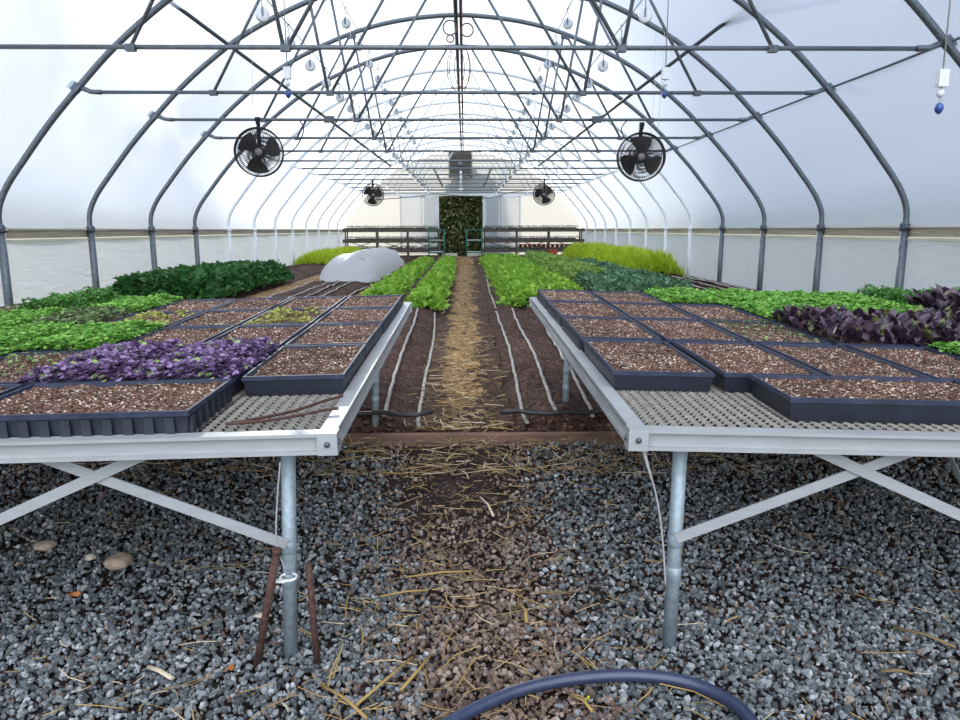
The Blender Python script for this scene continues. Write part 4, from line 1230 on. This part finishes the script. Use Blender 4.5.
# ------------------------------------------------------------------ trays
def tray_shell(w, d, h, ribs):
    """open tray; origin at bottom centre"""
    mb = MB()
    def ring(hw, hd, z): return [(-hw, -hd, z), (hw, -hd, z), (hw, hd, z), (-hw, hd, z)]
    W, D_ = w / 2, d / 2
    tp = 0.010
    prof = [(-tp, 0.0), (-0.0035, h - 0.012), (0.0, h - 0.012), (0.0, h - 0.005), (-0.002, h - 0.005), (-0.002, h), (-0.009, h), (-0.011, h - 0.012), (-tp - 0.005, 0.004)]
    prof = [(a - 0.004, b) for a, b in prof]
    V = []; F = []
    for (a, z) in prof: V += ring(W + a, D_ + a, z)
    for i_ in range(len(prof) - 1):
        for k in range(4):
            k2 = (k + 1) % 4
            F.append((i_ * 4 + k, i_ * 4 + k2, i_ * 4 + 4 + k2, i_ * 4 + 4 + k))
    F.append((3, 2, 1, 0)); n_ = (len(prof) - 1) * 4; F.append((n_, n_ + 1, n_ + 2, n_ + 3))
    mb.add(V, F, False)
    if ribs:
        st = ribs
        for sx in (-1, 1):
            k = -D_ + 0.03
            while k < D_ - 0.02:
                mb.box((sx * (W - 0.0075), k, (h - 0.014) / 2), (0.011, st * 0.45, h - 0.016)); k += st
        for sy in (-1, 1):
            k = -W + 0.03
            while k < W - 0.02:
                mb.box((k, sy * (D_ - 0.0075), (h - 0.014) / 2), (st * 0.45, 0.011, h - 0.016)); k += st
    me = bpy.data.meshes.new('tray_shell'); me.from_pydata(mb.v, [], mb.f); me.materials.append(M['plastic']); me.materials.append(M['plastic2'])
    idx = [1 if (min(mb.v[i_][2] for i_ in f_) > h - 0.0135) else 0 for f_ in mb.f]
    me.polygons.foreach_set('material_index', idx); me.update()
    return me
def soil_mesh(w, d, seed):
    W, D_ = w / 2 - 0.013, d / 2 - 0.013
    nx_ = int(w / 0.006); ny_ = int(d / 0.006)
    xs = np.linspace(-W, W, nx_ + 1); ys = np.linspace(-D_, D_, ny_ + 1)
    X, Y = np.meshgrid(xs, ys)
    Z = 0.010 * fbm(X * 14 + seed * 3.1, Y * 14 + seed, 3) + 0.006 * (rng.random(X.shape) - 0.5) + 0.012 * fbm(X * 60 + seed, Y * 60, 2)
    V = np.stack([X.ravel(), Y.ravel(), Z.ravel()], 1)
    i = (np.arange(ny_)[:, None] * (nx_ + 1) + np.arange(nx_)[None, :]).ravel()
    F = np.stack([i, i + 1, i + nx_ + 2, i + nx_ + 1], 1)
    o = np_mesh('potting_mix', V, F, M['mix'], smooth=True)
    me = o.data; bpy.data.objects.remove(o); return me
def greens_mesh(w, d, kind, seed):
    W, D_ = w / 2 - 0.012, d / 2 - 0.012
    K = {'lime': (2600, 0.016, 'round', 0.012, 0.045, (-0.2, 0.5), 'lime'),
         'mid': (1900, 0.022, 'oval', 0.02, 0.085, (0.0, 0.9), 'midgreen'),
         'bronze': (1100, 0.022, 'oval', 0.01, 0.05, (0.0, 0.8), 'brownlettuce'),
         'yellow': (620, 0.013, 'round', 0.006, 0.022, (-0.1, 0.5), 'yellowing'),
         'purple': (3000, 0.018, 'round', 0.010, 0.042, (-0.15, 0.6), 'purple'),
         'mustard': (620, 0.050, 'oval', 0.012, 0.055, (0.35, 1.3), 'mustard'),
         'mustard_tall': (460, 0.075, 'oval', 0.02, 0.10, (0.2, 1.2), 'mustard'),
         'sparse': (110, 0.016, 'round', 0.006, 0.02, (0.0, 0.6), 'bronze')}[kind]
    n_, sz, shape, z0, z1, pt, mt = K
    if mt == 'bronze': mt = 'brownlettuce'
    ov = 0.012 if kind in ('lime', 'purple', 'mid') else (0.02 if 'mustard' in kind else -0.01)
    X = rng.uniform(-W - ov, W + ov, n_); Y = rng.uniform(-D_ - ov, D_ + ov, n_)
    if kind == 'yellow':
        keep = vnoise(X * 18 + seed, Y * 18) > 0.42; X, Y = X[keep], Y[keep]; n_ = len(X)
    e = np.clip(np.minimum(W + ov - np.abs(X), D_ + ov - np.abs(Y)) / 0.035, 0.25, 1)
    top = z0 + (z1 - z0) * (0.75 + 0.8 * fbm(X * 12 + seed, Y * 12, 3) * 1.5) * e
    z = top * (1 - 0.5 * rng.random(n_) ** 2)
    tint = rng.random(n_)
    V, F, T = leaves(np.stack([X, Y, z], 1), sz, shape, pt, 0.5, tint)
    # stems
    ns = min(n_, 500)
    V2, F2, T2 = leaves(np.stack([X[:ns], Y[:ns], np.zeros(ns)], 1), np.maximum(z[:ns], 0.01) * 1.0, 'blade', (1.2, 1.5), 0.3, tint[:ns] * 0.6)
    V, F, T = merge([(V, F, T), (V2, F2, T2)])
    o = np_mesh('seedlings', V, F, M[mt], tint=T); me = o.data; bpy.data.objects.remove(o); return me
MESHES = {}
def get(key, fn):
    if key not in MESHES: MESHES[key] = fn()
    return MESHES[key]
GDESC = {None: 'bare brown potting mix', 'lime': 'dense light green seedlings', 'mid': 'mounded mid green seedlings', 'bronze': 'low bronze-green seedlings', 'yellow': 'sparse yellow-green sprouts',
         'purple': 'round-leaved purple seedlings', 'mustard': 'dark purple leafy seedlings', 'mustard_tall': 'tall dark purple leafy plants', 'sparse': 'mix with few tiny sprouts'}
seedc = [0]
def tray(side, u, Y, w, d, h, ribs, greens, label, rz=0.0, dz=0.0):
    """u: distance from the aisle edge"""
    if side > 0: x0, z0, tl = RX, RZ, RT
    else: x0, z0, tl = LX, LZ, LT
    X = x0 + side * u; Z = z0 - math.tan(tl) * (side * u) + dz - 0.004
    t = empty('seedling_tray', (X, Y, Z), (0, tl, rz))
    key = (round(w, 3), round(d, 3), h, ribs)
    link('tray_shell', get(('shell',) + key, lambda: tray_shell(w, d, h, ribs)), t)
    v = seedc[0] % 3; seedc[0] += 1
    so = link('potting_mix', get(('soil', round(w, 3), round(d, 3), v), lambda: soil_mesh(w, d, v)), t, (0, 0, h - 0.009))
    if greens:
        gm = link('seedlings', get(('g', round(w, 3), round(d, 3), greens, v % 2), lambda: greens_mesh(w, d, greens, v)), t, (0, 0, h - 0.008)); gm['kind'] = 'stuff'
    tag(t, label, 'seedling tray', 'seedling trays on the %s bench' % ('right' if side > 0 else 'left'))
    return t
ROWN = ['nearest full', 'second full', 'third full', 'last']
# right bench: columns of 0.31, rows of 0.585
CW = 0.312; RH = 0.585
rows_R = [2.155, 2.765, 3.355, 3.945]
gr_R = [[None, None, None, None, 'lime', 'lime'],
        [None, None, 'sparse', 'mustard', 'mustard', 'mustard', 'mustard'],
        [None, None, None, 'lime', 'lime', 'lime', 'mustard_tall', 'mustard_tall'],
        [None, None, 'lime', 'lime', 'lime', 'lime', 'mid', 'mid']]
for r, y in enumerate(rows_R):
    for c_, g in enumerate(gr_R[r]):
        if c_ * CW + CW > 2.52: continue
        lab = 'tray of %s, %s row, %s from aisle, right bench' % (GDESC[g], ROWN[r], ORD[c_])
        tray(1, 0.025 + CW * (c_ + 0.5) + (0.012 if (c_ > 0 and r == 0) else 0), y + RH / 2 + random.uniform(-0.006, 0.006), CW - 0.008, RH - 0.012, 0.056, 0.022 if (c_ == 0 and r > 0) else 0, g, lab, random.uniform(-0.008, 0.008))
tray(1, 0.415 + 0.30, 1.855 + 0.145, 0.60, 0.29, 0.060, 0, None, 'black tray of bare potting mix set crosswise at the very front of the right bench', 0.0)
tray(1, 1.025 + 0.31, 1.855 + 0.145, 0.60, 0.29, 0.060, 0, None, 'second crosswise black tray of bare mix at the front of the right bench, further right', 0.0)
# left bench
CL = 0.303; RL = 0.53
rows_L = [2.125, 2.66, 3.195, 3.73]
gr_L = [[None, 'purple', 'purple', 'sparse', 'lime', 'lime'],
        [None, None, None, 'lime', 'lime', 'lime', 'lime'],
        [None, 'yellow', None, 'yellow', 'bronze', 'lime', 'lime'],
        [None, None, None, None, 'lime', 'mid', 'sparse']]
for r, y in enumerate(rows_L):
    for c_, g in enumerate(gr_L[r]):
        lab = 'tray of %s, %s row, %s from aisle, left bench' % (GDESC[g], ROWN[r], ORD[c_])
        tray(-1, 0.03 + CL * (c_ + 0.5), y + RL / 2 + random.uniform(-0.006, 0.006), CL - 0.006, RL - 0.010, 0.056, 0.026 if c_ == 0 and r > 1 else 0, g, lab, random.uniform(-0.008, 0.008))
tray(-1, 0.335 + 0.28, 1.745 + 0.187, 0.56, 0.365, 0.058, 0.048, None, 'wide ribbed black tray of bare mix at the very front of the left bench', 0.0)
tray(-1, 0.335 + 0.57 + 0.28, 1.745 + 0.187, 0.56, 0.365, 0.058, 0.048, None, 'second wide ribbed tray, front of the left bench, cut off by the picture edge', 0.0)
# brown twig-like tubing on the left bench mesh
mb = MB()
mb.tube(catmull([(-0.565, 1.80, -0.497), (-0.50, 1.84, -0.494), (-0.43, 1.90, -0.492), (-0.37, 1.99, -0.489), (-0.33, 2.04, -0.488)], 4), 0.004, 6)
mb.tube(catmull([(-0.57, 1.795, -0.496), (-0.49, 1.81, -0.494), (-0.41, 1.85, -0.491), (-0.35, 1.90, -0.490), (-0.32, 1.91, -0.489)], 4), 0.004, 6)
o = mb.build('dry_stalk', M['rust']); tag(o, 'forked reddish dry stalk lying on the mesh of the left bench', 'stalk')

# ------------------------------------------------------------------ stakes, wires by the legs
def P_at(x, y, Y):   # point on the vertical plane at distance Y
    f, p, yaw = 777.0, 0.1897, 0.0193
    u = (x - 480) / f; v = -(y - 360) / f
    Yc = math.cos(p) + v * math.sin(p); Zc = -math.sin(p) + v * math.cos(p)
    Xw = math.cos(yaw) * u + math.sin(yaw) * Yc; Yw = -math.sin(yaw) * u + math.cos(yaw) * Yc
    return (Xw * Y / Yw, Y, Zc * Y / Yw)
b = at_floor(255, 658); a = P_at(276, 553, 1.725); mb = MB(); mb.tube([(b[0], b[1], FLOOR - 0.01), a], 0.0095, 8); mb.tube([a, (a[0] + 0.003, a[1], a[2] + 0.012)], 0.012, 8)
o = mb.build('iron_stake', M['rust']); tag(o, 'longer rusty iron stake leaning against the front leg of the left bench', 'stake', 'rusty iron stakes')
b = at_floor(317, 658); a = P_at(308, 564, 1.74); mb = MB(); mb.tube([(b[0], b[1], FLOOR - 0.01), a], 0.0085, 8)
o = mb.build('iron_stake', M['rust']); tag(o, 'shorter rusty iron stake standing free just right of the left bench leg', 'stake', 'rusty iron stakes')
c1 = P_at(288, 577, 1.765)
mb = MB(); mb.torus((c1[0], 1.766, c1[2]), 0.0195, 0.0035, 'z', 24, 6); mb.box((c1[0] - 0.02, 1.745, c1[2]), (0.03, 0.006, 0.007))
o = mb.build('hose_clip', M['white']); tag(o, 'white band clipped around the front leg of the left bench', 'clip')
mb = MB(); pts = [P_at(x, y, 1.735) for x, y in ((280, 462), (277, 500), (276, 540), (282, 562), (286, 570))]
mb.tube(catmull(pts, 5), 0.0022, 6); o = mb.build('thin_wire', M['cord']); tag(o, 'thin grey wire hanging down beside the front leg of the left bench', 'wire')
mb = MB(); pts = [P_at(x, y, 1.75) for x, y in ((643, 449), (648, 468), (655, 492), (660, 520), (663, 550), (665, 585))]
pp = catmull(pts, 5); mb.tube(pp, [0.006 - 0.0035 * min(1, k / (len(pp) * 0.3)) for k in range(len(pp))], 6); o = mb.build('grey_strap', M['strap']); tag(o, 'thin grey strap dangling beside the front leg of the right bench', 'strap')

# ================================================================== LIGHT
sun = bpy.data.lights.new('sun', 'SUN'); sun.energy = 13.0; sun.angle = math.radians(0.6); sun.color = (1.0, 0.92, 0.76)
so = bpy.data.objects.new('sun', sun); COL.objects.link(so)
AUREOLE, HORIZ, BACK = 8.5, 14.0, 11.0
azd, eld = -12, 17     # degrees left of the house axis, above horizon
dv = Vector((math.sin(math.radians(azd)) * math.cos(math.radians(eld)), math.cos(math.radians(azd)) * math.cos(math.radians(eld)), math.sin(math.radians(eld))))
so.rotation_euler = (-dv).to_track_quat('-Z', 'Y').to_euler()
so.location = dv * 60

w = bpy.data.worlds.new('sky'); SC.world = w; w.use_nodes = True
nt = w.node_tree; nt.nodes.clear()
out = nt.nodes.new('ShaderNodeOutputWorld')
bg = nt.nodes.new('ShaderNodeBackground'); bg.inputs['Strength'].default_value = 1.0
tc = nt.nodes.new('ShaderNodeTexCoord')
sep = nt.nodes.new('ShaderNodeSeparateXYZ'); L(nt, tc.outputs['Generated'], sep.inputs[0])
gr = ramp(nt, [(0.0, (0.45, 0.56, 0.80)), (0.25, (0.30, 0.44, 0.78)), (1.0, (0.18, 0.33, 0.72))])
L(nt, sep.outputs['Z'], gr.inputs['Fac'])
no = nt.nodes.new('ShaderNodeTexNoise'); no.inputs['Scale'].default_value = 2.6; no.inputs['Detail'].default_value = 6; no.inputs['Distortion'].default_value = 0.6
L(nt, tc.outputs['Generated'], no.inputs['Vector'])
cr = ramp(nt, [(0.42, (0, 0, 0)), (0.62, (1, 1, 1))]); L(nt, no.outputs['Fac'], cr.inputs['Fac'])
mx = nt.nodes.new('ShaderNodeMix'); mx.data_type = 'RGBA'
L(nt, cr.outputs[0], mx.inputs[0]); L(nt, gr.outputs[0], mx.inputs[6]); mx.inputs[7].default_value = (0.66, 0.74, 0.90, 1)
# bright hazy aureole of thin cloud round the sun, and a warm bright horizon below it
dp = nt.nodes.new('ShaderNodeVectorMath'); dp.operation = 'DOT_PRODUCT'
L(nt, tc.outputs['Generated'], dp.inputs[0]); dp.inputs[1].default_value = dv
au = ramp(nt, [(0.80, (0, 0, 0)), (0.90, (0.10, 0.10, 0.10)), (0.955, (0.42, 0.41, 0.39)), (0.985, (1, 0.97, 0.9))])
L(nt, dp.outputs['Value'], au.inputs['Fac'])
dh = nt.nodes.new('ShaderNodeVectorMath'); dh.operation = 'DOT_PRODUCT'
L(nt, tc.outputs['Generated'], dh.inputs[0]); dh.inputs[1].default_value = (0, 1, 0)
ah = ramp(nt, [(0.95, (0, 0, 0)), (0.982, (0.45, 0.42, 0.34)), (0.997, (1, 0.93, 0.76))]); L(nt, dh.outputs['Value'], ah.inputs['Fac'])
sc1 = nt.nodes.new('ShaderNodeVectorMath'); sc1.operation = 'SCALE'; L(nt, au.outputs[0], sc1.inputs[0]); sc1.inputs['Scale'].default_value = AUREOLE
sc2 = nt.nodes.new('ShaderNodeVectorMath'); sc2.operation = 'SCALE'; L(nt, ah.outputs[0], sc2.inputs[0]); sc2.inputs['Scale'].default_value = HORIZ
a1 = nt.nodes.new('ShaderNodeVectorMath'); a1.operation = 'ADD'; cl2 = nt.nodes.new('ShaderNodeTexNoise'); cl2.inputs['Scale'].default_value = 5.5; cl2.inputs['Detail'].default_value = 5; cl2.inputs['Distortion'].default_value = 0.8
L(nt, tc.outputs['Generated'], cl2.inputs['Vector'])
cm = ramp(nt, [(0.38, (0.12, 0.12, 0.12)), (0.58, (1, 1, 1))]); L(nt, cl2.outputs['Fac'], cm.inputs['Fac'])
mc = nt.nodes.new('ShaderNodeVectorMath'); mc.operation = 'MULTIPLY'; L(nt, sc1.outputs[0], mc.inputs[0]); L(nt, cm.outputs[0], mc.inputs[1])
L(nt, mc.outputs[0], a1.inputs[0]); L(nt, sc2.outputs[0], a1.inputs[1])
# unseen glow added to the sky behind the camera to light gravel and benches
db = nt.nodes.new('ShaderNodeVectorMath'); db.operation = 'DOT_PRODUCT'
L(nt, tc.outputs['Generated'], db.inputs[0]); db.inputs[1].default_value = (0.0, -math.cos(math.radians(38)), math.sin(math.radians(38)))
ab = ramp(nt, [(0.76, (0, 0, 0)), (0.9, (0.8, 0.8, 0.8)), (1.0, (1, 1, 1))]); mr = nt.nodes.new('ShaderNodeMapRange'); mr.inputs['From Min'].default_value = -1; mr.inputs['From Max'].default_value = 1
L(nt, db.outputs['Value'], mr.inputs['Value']); L(nt, mr.outputs[0], ab.inputs['Fac'])
sc3 = nt.nodes.new('ShaderNodeVectorMath'); sc3.operation = 'MULTIPLY'; L(nt, ab.outputs[0], sc3.inputs[0]); sc3.inputs[1].default_value = (BACK * 0.92, BACK * 0.98, BACK * 1.08)
a0 = nt.nodes.new('ShaderNodeVectorMath'); a0.operation = 'ADD'; L(nt, a1.outputs[0], a0.inputs[0]); L(nt, sc3.outputs[0], a0.inputs[1])
a2 = nt.nodes.new('ShaderNodeVectorMath'); a2.operation = 'ADD'; L(nt, a0.outputs[0], a2.inputs[0]); L(nt, mx.outputs[2], a2.inputs[1])
L(nt, a2.outputs[0], bg.inputs['Color']); L(nt, bg.outputs[0], out.inputs['Surface'])

# ================================================================== CAMERA
cam = bpy.data.cameras.new('camera'); cam.sensor_width = 36.0; cam.sensor_fit = 'HORIZONTAL'; cam.lens = 777.0 / 960 * 36
cam.clip_start = 0.05; cam.clip_end = 300
co = bpy.data.objects.new('camera', cam); COL.objects.link(co)
p, yaw, roll = 0.1897, 0.0193, -0.0019
fwd = Vector((math.sin(yaw) * math.cos(p), math.cos(yaw) * math.cos(p), -math.sin(p)))
right = Vector((math.cos(yaw), -math.sin(yaw), 0)); upv = right.cross(fwd)
r2 = right * math.cos(roll) + upv * math.sin(roll) * 1.0; u2 = -right * math.sin(roll) + upv * math.cos(roll)
co.rotation_euler = Matrix((r2, u2, -fwd)).transposed().to_euler()
SC.camera = co

# lift everything so the gravel floor is z = 0
for o in list(bpy.data.objects):
    if o.parent is None: o.location.z += -FLOOR

SC.view_settings.view_transform = 'Standard'; SC.view_settings.look = 'None'; SC.view_settings.gamma = 1.0; SC.view_settings.use_curve_mapping = False
SC.view_settings.exposure = -1.6
